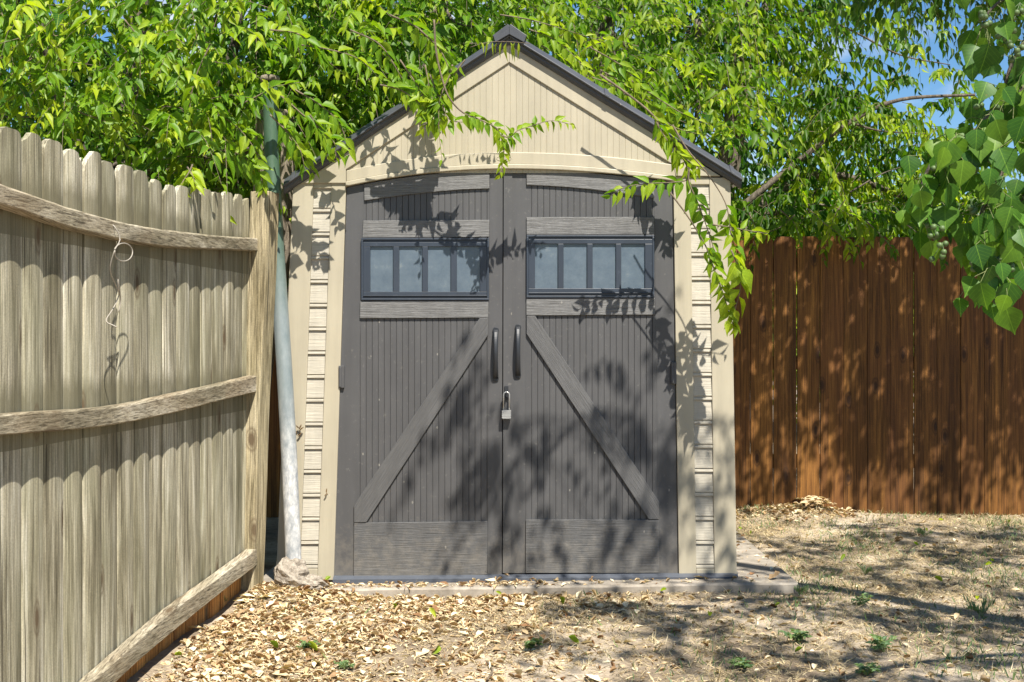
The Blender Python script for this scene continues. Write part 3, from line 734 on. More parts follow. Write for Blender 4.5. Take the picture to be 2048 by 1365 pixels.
# padlock
pk = thing('padlock', (FX(1013), Y0 - 0.035, FZ(837)), 'silver long-shackle padlock hanging closed between the two grey doors', 'padlock')
cx = FX(1013); yl = Y0 - 0.030
l = MB()
for k in range(8):
    z0 = FZ(836) + k * 0.0047
    e = 0.0006 if k % 2 else 0
    l.box(cx - 0.0215 + e, cx + 0.0215 - e, yl - 0.012 + e, yl + 0.012 - e, z0, z0 + 0.0043)
l.box(cx - 0.0195, cx + 0.0195, yl - 0.011, yl + 0.011, FZ(836) - 0.003, FZ(836) - 0.0003)
l.build('lock_body', M['lock'], pk, bevel=0.001)
s = MB(); r_ = 0.0135
s.tube([(cx - r_, yl, FZ(824)), (cx - r_, yl, FZ(792))] + [(cx - r_ * math.cos(a), yl, FZ(790) + r_ * math.sin(a)) for a in np.linspace(0, math.pi, 11)] + [(cx + r_, yl, FZ(792)), (cx + r_, yl, FZ(824))], 0.0036, 8)
s.build('shackle', M['steel'], pk, smooth=True)

# ------------------------------------------------------------------ left fence
FN = Vector((1, -0.11, 0)).normalized()          # out of the fence towards the yard
FD = Vector((0.11, 1, 0)).normalized()           # along the fence away from the camera
FA = Vector((-1.183, 5.70, 0))
def FP(y, z, off=0.0):                           # point on the fence line at depth y
    return Vector((FA.x - 0.11 * (5.70 - y), y, z)) + FN * off
lf = thing('wooden_fence', (-1.35, 4.4, 0), 'weathered grey dog-eared picket fence running along the left side', 'fence')
def interp(y, tab):
    ys = [a for a, _ in tab]; return float(np.interp(y, ys, [b_ for _, b_ in tab]))
TOPZ = [(2.4, 1.80), (3.0, 1.77), (3.49, 1.752), (4.4, 1.735), (5.0, 1.745), (5.7, 1.80)]
RB = [(3.0, -0.05), (3.93, 0.067), (4.5, 0.137), (5.6, 0.214)]
pitch = 0.1315; y = 5.63; k = 0
while y > 2.3:
    w = pitch * random.uniform(0.945, 0.985) * 0.5
    H = interp(y, TOPZ) + random.uniform(-0.018, 0.018); B = interp(y, RB) - 0.075
    cup = random.uniform(0.0035, 0.0085) * 1.2; lean = random.uniform(-0.012, 0.012); off = random.uniform(-0.003, 0.003)
    us = [-1, -0.93, -0.75, -0.5, -0.2, 0.2, 0.5, 0.75, 0.93, 1]
    dr_ = [0.034, 0.022, 0.006, 0.0, 0.001, 0, 0.001, 0.005, 0.020, 0.032]
    kk = random.uniform(0.6, 1.5); dr_ = [a * kk for a in dr_]
    if random.random() < 0.35: cut = random.choice((slice(0, 4), slice(6, 10))); dr_[cut] = [a + random.uniform(0.006, 0.03) for a in dr_[cut]]
    if k % 5 == 3: dr_ = [a + random.uniform(0, 0.006) for a in dr_]
    zs = [0, 0.25, 0.5, 0.75, 1.0]
    m_ = MB(); v = []
    wav = [random.uniform(-0.002, 0.002) for _ in zs]
    for bk_ in (0, 1):
        for j, t in enumerate(zs):
            for i, u in enumerate(us):
                z = B + (H - dr_[i] - B) * t
                o_ = cup * (1 - u * u) + off + wav[j] - (0.016 if bk_ else 0)
                c = FP(y, z) + FD * (u * w + lean * (t - 0.5)) + FN * o_
                v.append(c)
    nu = len(us); nz_ = len(zs); f = []
    I = lambda b_, j, i: b_ * nu * nz_ + j * nu + i
    for j in range(nz_ - 1):
        for i in range(nu - 1):
            f.append((I(0, j, i), I(0, j, i + 1), I(0, j + 1, i + 1), I(0, j + 1, i)))
            f.append((I(1, j, i), I(1, j + 1, i), I(1, j + 1, i + 1), I(1, j, i + 1)))
    for i in range(nu - 1):
        f.append((I(0, nz_ - 1, i), I(0, nz_ - 1, i + 1), I(1, nz_ - 1, i + 1), I(1, nz_ - 1, i)))
        f.append((I(0, 0, i + 1), I(0, 0, i), I(1, 0, i), I(1, 0, i + 1)))
    for j in range(nz_ - 1):
        f.append((I(0, j, 0), I(0, j + 1, 0), I(1, j + 1, 0), I(1, j, 0)))
        f.append((I(0, j + 1, nu - 1), I(0, j, nu - 1), I(1, j, nu - 1), I(1, j + 1, nu - 1)))
    m_.add(v, f); m_.build('picket', M['old'], lf)
    # brown board below
    kb = MB(); v = []
    for o_ in (-0.006, -0.024):
        for (u, z) in ((-0.97, -0.30), (0.97, -0.30), (0.97, B + 0.03), (-0.97, B + 0.03)): v.append(FP(y, z) + FD * (u * w) + FN * (o_ - 0.006))
    kb.add(v, [(0, 1, 2, 3), (7, 6, 5, 4), (0, 4, 5, 1), (1, 5, 6, 2), (2, 6, 7, 3), (3, 7, 4, 0)]); kb.build('kickboard', M['kick'], lf, label='brown base board under the lower rail')
    y -= pitch / math.sqrt(1 + 0.11 ** 2); k += 1
def rail_obj(tab, th=0.040, y0=2.3, y1=5.64, jag=0.0022, inner=0.012):
    m_ = MB(); v = []; n_ = 50
    for i in range(n_ + 1):
        y = y0 + (y1 - y0) * i / n_
        zt = float(np.interp(y, [a[0] for a in tab], [a[1] for a in tab])); zb = float(np.interp(y, [a[0] for a in tab], [a[2] for a in tab]))
        a = jag * (math.sin(y * 7) * 0.4 + math.sin(y * 41 + 1) * 0.25 + random.uniform(-0.25, 0.25)); c = jag * (math.sin(y * 6 + 2) * 0.5 + random.uniform(-0.3, 0.3))
        v += [FP(y, zt + a, inner), FP(y, zb + c, inner), FP(y, zb + c + .002, inner + th - .004), FP(y, zb + c + .006, inner + th), FP(y, zt + a - .006, inner + th), FP(y, zt + a, inner + th - .005)]
    f = [(i * 6 + k, i * 6 + (k + 1) % 6, (i + 1) * 6 + (k + 1) % 6, (i + 1) * 6 + k) for i in range(n_) for k in range(6)]
    f += [(5, 4, 3, 2, 1, 0), tuple(n_ * 6 + k for k in range(6))]
    m_.add(v, f); return m_
def smooth_tab(tab):
    p = curve([Vector((a, b_, c)) for a, b_, c in tab], 8); return [(q_.x, q_.y, q_.z) for q_ in p]
rail_obj(smooth_tab([(2.3, 1.64, 1.58), (3.0, 1.59, 1.53), (3.49, 1.562, 1.506), (3.85, 1.542, 1.482), (4.35, 1.539, 1.477), (4.9, 1.560, 1.500), (5.7, 1.606, 1.548)])).build('rail', M['oldrail'], lf, label='upper fence rail, bowed downwards')
rail_obj(smooth_tab([(2.3, 0.985, 0.915), (3.0, 0.955, 0.892), (3.49, 0.940, 0.880), (4.07, 0.926, 0.862), (4.7, 0.945, 0.877), (5.7, 0.990, 0.915)])).build('rail', M['oldrail'], lf, label='middle fence rail, bowed downwards')
rail_obj(smooth_tab([(2.3, -0.14, -0.22), (3.0, -0.05, -0.13), (3.93, 0.067, -0.012), (4.5, 0.137, 0.058), (5.1, 0.180, 0.102), (5.62, 0.214, 0.137)]), th=0.042, jag=0.003, y1=5.62).build('rail', M['oldrail'], lf, label='lower fence rail close to the ground')
# post (leaning): box with four corners interpolated
po = MB(); nseg = 24; v = []
for i in range(nseg + 1):
    t = i / nseg
    c = P(529, 385, 5.66).lerp(P(495, 1200, 5.62), t); c.x += 0.003 * math.sin(t * 9)
    for a, b_ in ((-0.056, -0.04), (0.030, -0.055), (0.062, 0.03), (-0.04, 0.045)): v.append((c.x + a, c.y + b_, c.z))
f = [(i * 4 + k, (i + 1) * 4 + k, (i + 1) * 4 + (k + 1) % 4, i * 4 + (k + 1) % 4) for i in range(nseg) for k in range(4)] + [(0, 1, 2, 3), tuple(nseg * 4 + k for k in (3, 2, 1, 0))]
po.add(v, f); po.build('post', M['post'], lf, bevel=0.004, label='leaning square corner post')

# wire on the fence
def FW(px, py, off):                  # pixel -> on the fence plane, lifted by off
    d = P(px, py, 1) - Vector((0, 0, CAMZ)); base = FP(5.7, 0) + FN * off
    t = (base - Vector((0, 0, CAMZ))).dot(FN) / d.dot(FN); return Vector((0, 0, CAMZ)) + d * t
wr = MB()
pp = [FW(222, 447, 0.045), FW(232, 458, 0.062), FW(240, 480, 0.070), FW(230, 497, 0.08)]
loop = [FW(247 - 18 * math.cos(a), 505 - 18 * math.sin(a), 0.09 + 0.004 * a) for a in np.linspace(0.3, 2 * math.pi + 0.2, 16)]
tail = [FW(222, 525, 0.10), FW(221, 545, 0.09), FW(232, 572, 0.075), FW(238, 590, 0.06), (FW(226, 618, 0.06)), FW(213, 638, 0.06), FW(215, 646, 0.07), FW(224, 650, 0.085), FW(234, 655, 0.10)]
wr.tube(curve(pp + loop + tail, 3), 0.0020, 7)
wr.tube(curve([FW(238, 590, 0.062), FW(236, 560, 0.07), FW(241, 600, 0.055), FW(237, 625, 0.05)], 4), 0.0022, 6)
tag(wr.build('wire', M['wire'], None, smooth=True), 'looped grey wire hooked over the upper rail of the picket fence', 'wire')

# ------------------------------------------------------------------ pole
pb = P(587, 1150, 5.63); pole = thing('metal_pole', tuple(pb), 'tall leaning galvanised pole, green at the top, with a concrete lump at its foot', 'pole')
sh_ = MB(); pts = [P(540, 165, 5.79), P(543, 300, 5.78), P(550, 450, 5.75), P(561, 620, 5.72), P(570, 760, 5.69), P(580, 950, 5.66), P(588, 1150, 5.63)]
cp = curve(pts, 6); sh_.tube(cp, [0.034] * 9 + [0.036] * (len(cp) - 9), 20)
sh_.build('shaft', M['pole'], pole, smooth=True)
cpp = MB(); t0 = P(540, 160, 5.79); cpp.tube([t0 - Vector((0, 0, 0.008)), t0 + Vector((0, 0, 0.004)), t0 + Vector((-0.0005, 0, 0.016)), t0 + Vector((0, 0, 0.022))], [0.044, 0.045, 0.041, 0.02], 18); cpp.build('cap', M['stumpbark'], pole, smooth=True)
cl = MB(); t1 = P(546, 392, 5.765); cl.tube([t1, t1 - Vector((-0.001, 0, 0.03))], 0.0385, 18); cl.build('collar', M['pole'], pole)
def lump(c, rad, n1=26, n2=18, amp=0.22, seed=1, flat=0.0):
    r0 = np.random.default_rng(seed); ph = r0.uniform(0, 6, (10, 3)); fr = r0.uniform(1.5, 9, (10, 3)); v = []
    for j in range(n2 + 1):
        th = math.pi * j / n2
        for i in range(n1):
            a = 2 * math.pi * i / n1; d = np.array([math.sin(th) * math.cos(a), math.sin(th) * math.sin(a), math.cos(th)])
            k = 1 + amp * sum(np.prod(np.sin(d * fr[m_] + ph[m_])) for m_ in range(10)) * 0.6 + r0.normal(0, 0.03) * (0 < j < n2)
            v.append(tuple(np.asarray(c) + d * k * np.asarray(rad)))
    f = [(j * n1 + i, (j + 1) * n1 + i, (j + 1) * n1 + (i + 1) % n1, j * n1 + (i + 1) % n1) for j in range(n2) for i in range(n1)]
    return v, f
ft = MB(); c = P(588, 1140, 5.62); ft.add(*lump((c.x - 0.012, c.y - 0.005, c.z - 0.02), (0.075, 0.068, 0.080), seed=4, amp=0.10)); ft.add(*lump((c.x + 0.075, c.y - 0.01, c.z - 0.06), (0.070, 0.05, 0.04), seed=6, amp=0.12))
ft.build('footing', M['footing'], pole)
# ------------------------------------------------------------------ right fence
rfn = thing('wooden_fence', (1.5, 8.25, 0), 'tall reddish brown stained board fence behind the shed on the right', 'fence')
x = -2.6; bi = 0
while x < 5.2:
    w = 0.1545; gap = 0.0015 if bi % 4 else 0.004
    if abs(FX(1556) * 8.25 / Y0 - (x + w)) < 0.08 or abs(FX(1648) * 8.25 / Y0 - (x + w)) < 0.07 or abs(FX(1890) * 8.25 / Y0 - (x + w)) < 0.07: gap = 0.007
    H = 1.83 + random.uniform(-0.008, 0.008); d_ = random.uniform(-0.004, 0.004); tl = random.uniform(-0.002, 0.002)
    m_ = MB(); z0 = 0.0
    prof = [(x + gap / 2, z0 - 0.05), (x + w - gap / 2, z0 - 0.05), (x + w - gap / 2 + tl, H - 0.03), (x + w - 0.03 + tl, H), (x + 0.03 + tl, H), (x + gap / 2 + tl, H - 0.03)]
    v = [(a, 8.25 + d_, b_) for a, b_ in prof] + [(a, 8.268 + d_, b_) for a, b_ in prof]
    m_.add(v, [(0, 1, 2, 3, 4, 5), (11, 10, 9, 8, 7, 6)] + [(k, k + 6, (k + 1) % 6 + 6, (k + 1) % 6) for k in range(6)])
    m_.build('board', M['brown'], rfn, bevel=0.0015)
    x += w; bi += 1
for z in (0.3, 0.95, 1.6):
    m_ = MB(); m_.box(-2.6, 5.2, 8.275, 8.315, z, z + 0.09); m_.build('rail', M['brown'], rfn)

# ------------------------------------------------------------------ trees
def tree(name, loc, label, trunk_pts, trunk_r, blobs, base, leafm, sides=12, barkm=None, extra=None, **kw):
    t = thing(name, loc, label, 'tree'); tk = MB(); tk.tube(curve(trunk_pts, 6), np.linspace(trunk_r[0], trunk_r[1], (len(trunk_pts) - 1) * 6 + 1), sides)
    lv = Leaves(); crown(lv, tk, blobs, base, **kw)
    if extra: extra(lv, tk)
    tk.build('trunk', barkm or M['bark'], t, smooth=True); lv.build('crown', [leafm, M['twig']], t)
    return t
def shoots(lv, lst, Y, leaf=0.085, K=16, wr=0.42, tint=0.6, T=T_LANCE, stem=0.0025, droop=0.6, spread=0.8):
    for it in lst:
        pts = [P(px, py, Y if len(rest) == 0 else rest[0]) for (px, py, *rest) in it[0]]
        o_ = dict(leaf=leaf, K=K, tint=tint, start=0.1, wr=wr); o_.update(it[1] if len(it) > 1 else {})
        c = curve(pts, 8); lv.stems.tube(c, np.linspace(stem * 1.6, stem * 0.5, len(c)), 5)
        cc = np.array([tuple(p) for p in c]); K_ = o_['K']
        idx = np.linspace(o_['start'], 1, K_) * (len(cc) - 1); i0 = np.clip(idx.astype(int), 0, len(cc) - 2); fr = (idx - i0)[:, None]
        p = cc[i0] * (1 - fr) + cc[i0 + 1] * fr; tan = norm(cc[i0 + 1] - cc[i0])
        side = norm(np.cross(tan, np.array([0.05, -1.0, 0.25]))) * np.where(np.arange(K_) % 2, 1, -1)[:, None]
        A = norm(tan * 0.6 + side * spread + np.array([0, 0, -droop]) + rng.normal(0, 0.25, p.shape))
        N = norm(np.array([0.1, -0.5, 0.6]) + rng.normal(0, 0.4, p.shape))
        t = np.linspace(0, 1, K_)
        lv.add(p, A, N, o_['leaf'] * (1.05 - 0.4 * t ** 3) * rng.uniform(0.7, 1.2, K_), o_['wr'] * rng.uniform(0.85, 1.2, K_), o_['tint'] + rng.normal(0, 0.12, K_) + 0.25 * (t - .5), T)

# A: leafy tree behind the left fence
def exA(lv, tk):
    # front shoots arching out towards the yard, sunlit
    n_ = 330
    px = rng.uniform(-40, 960, n_); py = rng.uniform(-40, 330, n_)
    Yd = rng.uniform(5.45, 6.3, n_)
    lim = 225 + 0.30 * px
    Yd = np.where((px > 560) | ((px > 480) & (py > 130)), Yd + 0.75, Yd)
    ok = (py < lim - 20) & ~((px > 490) & (px < 620) & (py > 150) & (rng.uniform(0, 1, n_) < .3)) & ~((px > 700) & (py > 900 - px + 40)) & ~((px > 560) & (py > 380 - (px - 560) * 0.63 - 40))
    S = np.array([tuple(P(a, b_, c)) for a, b_, c in zip(px[ok], py[ok], Yd[ok])])
    D = np.stack([rng.normal(0.1, 0.6, len(S)), rng.normal(-0.5, 0.3, len(S)), rng.normal(0.1, 0.35, len(S))], -1)
    twigs(lv, S, D, rng.uniform(0.22, 0.5, len(S)), 13, 0.085, 0.44, 0.6, T_LANCE, 0.56, tv=0.22, stem=0.0022)
    shoots(lv, [
        ([(250, 40), (275, 80), (280, 160), (262, 240)], dict(K=18, tint=0.6)), ([(200, 60), (150, 110), (80, 150), (0, 215)], dict(tint=0.75)),
        ([(420, 90), (390, 160), (380, 230), (400, 290)], {}), ([(540, 60), (600, 70), (640, 110), (690, 150)], dict(K=18, tint=.7)),
        ([(590, 180), (640, 210), (680, 250), (700, 310)], dict(K=16, tint=.5)), ([(480, 210), (520, 190), (545, 175), (600, 165)], dict(tint=.6)),
        ([(440, 300), (480, 310), (520, 345), (525, 380)], dict(K=14)), ([(560, 230), (575, 270), (600, 300), (625, 345)], dict(K=14)),
        ([(400, 210), (440, 230), (480, 260), (510, 300), (520, 330)], dict(K=18)), ([(120, 200), (160, 225), (220, 250), (260, 300)], {}),
        ([(600, 90), (660, 100), (720, 120), (770, 170)], dict(K=18, tint=.65)), ([(700, 60), (760, 90), (800, 150), (830, 200)], dict(K=18, tint=.6)),
        ([(780, 30), (840, 60), (870, 110), (880, 150)], dict(K=16, tint=.6)),
    ], 5.6, leaf=0.088)
    shoots(lv, [([(385, 330, 5.0), (378, 345, 4.95), (365, 365, 4.9), (352, 392, 4.88)], dict(K=9, leaf=0.085, tint=0.95)), ([(375, 335, 5.0), (385, 352, 4.93), (392, 372, 4.9)], dict(K=7, leaf=0.07, tint=0.9))], 5.0)
tree('leafy_tree', (-2.3, 7.6, 0), 'bright green leafy tree spilling over the weathered left fence',
     [(-2.3, 7.6, -0.1), (-2.2, 7.5, 1.0), (-2.3, 7.3, 2.0), (-2.1, 7.3, 3.6)], (0.11, 0.05),
     [((-3.0, 7.0, 2.2), (0.8, .6, .7), 150), ((-2.1, 6.7, 2.1), (0.7, .6, .6), 150), ((-1.3, 6.6, 2.15), (0.6, .5, .6), 130), ((-0.8, 6.8, 2.6), (.6, .5, .5), 110),
      ((-2.6, 6.7, 3.1), (.8, .6, .6), 120), ((-1.5, 6.8, 3.15), (.8, .6, .6), 130), ((-0.4, 7.2, 3.1), (.7, .6, .5), 110), ((-1.6, 7.6, 2.0), (1.0, .5, .8), 120), ((-2.9, 7.9, 1.6), (1.0, .5, .8), 90)],
     (-2.2, 7.3, 1.6), M['leaf_a'], extra=exA, tint=0.48, leaf=0.085, L=(0.28, 0.55), K=13, fwd=0.3, wr=0.45)
# cut trunk behind the pole
st = thing('cut_trunk', (-1.42, 6.35, 0), 'thick cut-off tree trunk standing behind the green metal pole', 'trunk')
k_ = MB(); k_.tube(curve([(-1.42, 6.35, -0.05), (-1.36, 6.35, 0.9), (-1.22, 6.35, 1.7), (-1.20, 6.35, 2.30)], 6), np.linspace(0.15, 0.095, 19), 18, cap=False); k_.build('bark', M['stumpbark'], st, smooth=True)
k_ = MB(); k_.tube([(-1.20, 6.35, 2.292), (-1.20, 6.35, 2.305)], [0.095, 0.088], 18); k_.build('cut_face', M['post'], st)

# B: tall tree behind the shed
def exB(lv, tk):
    n_ = 260; px = rng.uniform(1050, 1520, n_); py = rng.uniform(-30, 330, n_)
    ok = py < 40 + (px - 1030) * 0.62
    ok &= (rng.uniform(0, 1, n_) < 0.9)
    S = np.array([tuple(P(a, b_, c)) for a, b_, c in zip(px[ok], py[ok], rng.uniform(6.6, 8.6, ok.sum()))])
    D = np.stack([rng.normal(0.2, 0.6, len(S)), rng.normal(-0.4, 0.3, len(S)), rng.normal(0.0, 0.3, len(S))], -1)
    twigs(lv, S, D, rng.uniform(0.25, 0.5, len(S)), 12, 0.08, 0.42, 0.6, T_LANCE, 0.5, tv=0.25)
tree('leafy_tree', (0.4, 9.4, 0), 'tall dark green tree rising directly behind the shed roof',
     [(0.4, 9.4, -0.1), (0.5, 9.4, 1.5), (0.7, 9.5, 3.0), (0.6, 9.5, 5.0)], (0.16, 0.06),
     [((-0.6, 9.2, 3.3), (1.0, .8, .9), 230), ((0.7, 9.3, 3.5), (1.0, .8, .8), 230), ((1.5, 9.0, 3.5), (.8, .7, .7), 180), ((1.0, 8.8, 2.6), (.5, .5, .6), 90),
      ((0.0, 9.6, 2.6), (1.2, .6, .7), 110), ((2.0, 9.6, 4.2), (1.0, .8, .6), 140), ((0.3, 9.6, 4.4), (1.3, .9, .6), 130)],
     (0.6, 9.4, 2.2), M['leaf_c'], extra=exB, tint=0.45, leaf=0.078, L=(0.3, 0.55), K=12, fwd=0.2)

# C: fine-leaved tree behind the right fence
def exC(lv, tk):
    # limbs read against the sky
    for a in (([(1420, 470), (1500, 400), (1600, 320), (1700, 245), (1800, 200), (1950, 190)], 0.028), ([(1700, 245), (1760, 262), (1850, 268)], 0.010), ([(1470, 430), (1560, 425), (1640, 410), (1800, 440)], 0.016),
              ([(1700, 385), (1760, 350), (1800, 335)], 0.007), ([(1395, 40), (1400, 160), (1385, 300)], 0.03), ([(1500, 130), (1440, 180), (1380, 215)], 0.02), ([(1600, 20), (1700, 60), (1800, 110), (1900, 130)], 0.01)):
        p = curve([P(x_, y_, 8.7) for x_, y_ in a[0]], 6); tk.tube(p, np.linspace(a[1], a[1] * 0.35, len(p)), 7)
    # sprays
    def area(n_, x0, x1, y0, y1, Ya, Yb, tint, leaf=0.098, cond=None):
        px = rng.uniform(x0, x1, n_); py = rng.uniform(y0, y1, n_)
        ok = np.ones(n_, bool) if cond is None else cond(px, py)
        S = np.array([tuple(P(a, b_, c)) for a, b_, c in zip(px[ok], py[ok], rng.uniform(Ya, Yb, ok.sum()))])
        D = np.stack([rng.normal(0.1, 0.8, len(S)), rng.normal(-0.3, 0.4, len(S)), rng.normal(0.0, 0.35, len(S))], -1)
        twigs(lv, S, D, rng.uniform(0.25, 0.5, len(S)), 13, leaf, 0.31, 0.55, T_LANCE, tint - 0.06, tv=0.33, droop=0.9)
    hole = lambda x_, y_: ~(((x_ - 1500) / 110) ** 2 + ((y_ - 235) / 100) ** 2 < 1) & ~((x_ > 1690) & (y_ < 190)) & ~((x_ > 1880) & (y_ < 270))
    area(300, 1400, 1760, -30, 300, 8.5, 10, 0.45, cond=hole)
    area(270, 1500, 1980, 180, 440, 8.5, 10, 0.55, cond=hole)
    area(90, 1500, 1960, 400, 455, 8.35, 8.9, 0.35)
    area(34, 1720, 1960, 20, 200, 9, 10, 0.45)
    shoots(lv, [([(1690, 400), (1670, 430), (1660, 465), (1650, 500)], dict(K=14, tint=.85)), ([(1700, 420), (1715, 440), (1722, 470), (1700, 500)], dict(K=12, tint=.8)),
                ([(1590, 430), (1560, 455), (1520, 470), (1490, 480)], dict(K=12, tint=.5)), ([(1800, 440), (1840, 470), (1880, 500), (1890, 530)], dict(K=12, tint=.3)),
                ([(1730, 440), (1770, 480), (1790, 505)], dict(K=10, tint=.35)), ([(1500, 430), (1510, 460), (1505, 500)], dict(K=12, tint=.6)), ([(1560, 420), (1590, 450), (1600, 490)], dict(K=12, tint=.5)), ([(1620, 420), (1640, 440), (1690, 480), (1700, 510)], dict(K=14, tint=.8)), ([(1670, 415), (1700, 430), (1735, 455), (1740, 490)], dict(K=12, tint=.75))], 8.1, leaf=0.085)
tree('leafy_tree', (1.9, 8.9, 0), 'loose fine-leaved tree over the brown fence with blue sky showing through',
     [(1.35, 9.2, -0.1), (1.4, 9.1, 1.2), (1.5, 9.0, 2.2), (1.7, 9.0, 3.6)], (0.09, 0.04),
     [((2.2, 9.3, 2.1), (.7, .5, .35), 60), ((3.2, 9.3, 2.1), (.7, .5, .35), 60), ((2.0, 9.2, 4.3), (.8, .6, .4), 60)],
     (1.5, 9.0, 1.9), M['leaf_c'], extra=exC, tint=0.55, leaf=0.07, L=(0.3, 0.5), K=12)
# D: trees further away
def far(x, y, z0, r, label, n_, tint, leaf=0.14, m='leaf_d'):
    tree('background_tree', (x, y, 0), label, [(x, y, -0.1), (x + .1, y, 1.0), (x, y, z0)], (0.14, 0.06),
         [((x - r * .5, y, z0), (r * .7, r * .6, r * .45), n_), ((x + r * .55, y, z0 - .2), (r * .7, r * .6, r * .45), n_), ((x, y + .4, z0 + r * .35), (r * .7, r * .6, r * .4), n_), ((x + .1, y + .3, z0 - r * .55), (r * .9, r * .6, r * .4), n_)],
         (x, y, z0 * 0.6), M[m], tint=tint, leaf=leaf, L=(0.4, 0.8), K=12, T=T_SIMPLE, wr=0.5, stem=0)
far(4.6, 15.5, 1.9, 1.7, 'pale yellow-green tree far beyond the brown fence', 200, 0.75)
far(7.4, 15.0, 1.8, 1.7, 'pale green tree at the far right beyond the brown fence', 180, 0.65)
far(3.7, 13.6, 2.1, 1.4, 'mid green tree beyond the fence between shed and pale tree', 170, 0.6)
far(-1.6, 12.5, 3.2, 2.6, 'dark tree far behind the left half of the shed', 420, 0.2, m='leaf_b')
far(-5.0, 11.5, 2.8, 2.6, 'dark tree far behind the left fence', 420, 0.2, m='leaf_b')
far(0.6, 13.2, 3.6, 2.4, 'dark tree far behind the shed roof peak', 260, 0.2, m='leaf_b')

# F: shoots of a climber draped over the shed roof
vn = thing('hanging_vine', tuple(P(1330, 260, 5.6)), 'sunlit leafy shoots trailing over the roof and front of the shed', 'vine')
def vine(lst, Y, **kw):
    lv = Leaves(); shoots(lv, lst, Y, **kw); lv.build('shoot', [M['leaf_a'], M['twig']], vn)
vine([([(868, 40), (872, 100), (882, 150), (898, 195), (925, 225), (960, 240), (990, 255), (1002, 275), (1008, 310), (1000, 350)], dict(K=34, start=0.45, leaf=0.062, tint=.75))], 5.47, stem=0.0032)
vine([([(1003, 272), (1020, 275), (1035, 262), (1070, 250), (1105, 242), (1145, 250)], dict(K=26, leaf=0.058, tint=.7))], 5.46, stem=0.0018)
for a in ([(560, 190), (600, 225), (640, 262), (655, 310)], [(540, 230), (575, 265), (600, 300), (610, 340)], [(620, 230), (640, 260), (668, 285), (672, 315)]):
    vine([(a, dict(K=13, leaf=0.085, tint=.6, wr=.4))], 5.50)
vine([([(900, 150), (880, 200), (878, 260), (884, 320)], dict(K=10, start=0.3, leaf=0.05))], 5.50, stem=0.002)
for a in ([(905, 130), (890, 190), (870, 230), (842, 260)], [(930, 120), (900, 160), (868, 210), (850, 240)], [(860, 150), (880, 200), (900, 240), (950, 245)], [(850, 130), (860, 180), (870, 220), (880, 262)], [(800, 120), (830, 165), (850, 200), (845, 235)], [(760, 170), (800, 180), (830, 200), (860, 225)], [(840, 60), (880, 100), (900, 150), (895, 190)]):
    vine([(a, dict(K=18, leaf=0.078, tint=.68))], 5.53)
for a in ([(1060, 60), (1100, 75), (1140, 105), (1180, 150)], [(1080, 90), (1130, 120), (1160, 160), (1190, 180)], [(1180, 95), (1240, 130), (1270, 160), (1300, 200)], [(1200, 140), (1250, 170), (1300, 210), (1350, 230)], [(1170, 150), (1220, 170), (1280, 210), (1320, 250)], [(1260, 160), (1320, 200), (1370, 230), (1420, 250)],
          [(1230, 180), (1290, 200), (1340, 250), (1400, 270)], [(1000, 30), (1060, 40), (1130, 60), (1210, 85)]):
    vine([(a, dict(K=18, leaf=0.080, tint=.72))], 6.05)
vine([([(1200, 150), (1250, 185), (1300, 225), (1330, 262), (1355, 300), (1372, 330), (1380, 350)], dict(K=26, start=0.35, tint=.8)), ([(1310, 240), (1330, 275), (1360, 310), (1398, 335)], dict(K=18, leaf=.08, tint=.85))], 5.60, stem=0.0038)
vine([([(1378, 335), (1376, 350), (1370, 362), (1330, 366), (1290, 368), (1250, 375), (1222, 392)], dict(K=20, start=0.3, leaf=.075, tint=.62))], 5.48)
vine([([(1378, 340), (1378, 365), (1395, 405), (1412, 450), (1425, 490), (1432, 530)], dict(K=18, start=0.25, leaf=.085, tint=.5, wr=.5))], 5.46)
vine([([(1345, 250), (1375, 300), (1420, 355), (1452, 410), (1462, 470), (1475, 520), (1478, 560)], dict(K=22, start=0.5, leaf=.085, tint=.75)), ([(1425, 450), (1460, 455), (1500, 462), (1535, 468)], dict(K=10, leaf=.075, tint=.8))], 5.45)
vine([([(1340, 385), (1380, 440), (1410, 490), (1425, 530), (1440, 570), (1452, 605), (1462, 640), (1470, 655)], dict(K=30, start=0.3, leaf=.085, tint=.78))], 5.46)
vine([([(1462, 500), (1478, 540), (1480, 580), (1470, 620)], dict(K=9, leaf=.10, tint=.9, wr=.5))], 5.42)
lv = Leaves(); lv.stems.tube(curve([P(x_, y_, 5.5) for x_, y_ in ((940, 95), (975, 85), (1020, 84), (1060, 88))], 5), 0.0014, 5)
pxs = np.array([962, 975, 985, 994, 1003, 1013, 1021, 1030, 1037]); pp_ = np.array([tuple(P(a, 85, 5.5)) for a in pxs]); n_ = len(pxs)
lv.add(pp_, np.array([0, 0, -1.0]) + rng.normal(0, .15, (n_, 3)), np.array([0.2, -1, 0.1]) + rng.normal(0, .4, (n_, 3)), rng.uniform(.05, .09, n_), 0.14, rng.uniform(.7, 1, n_), T_LANCE)
lv.build('shoot', [M['leaf_d'], M['twig']], vn)

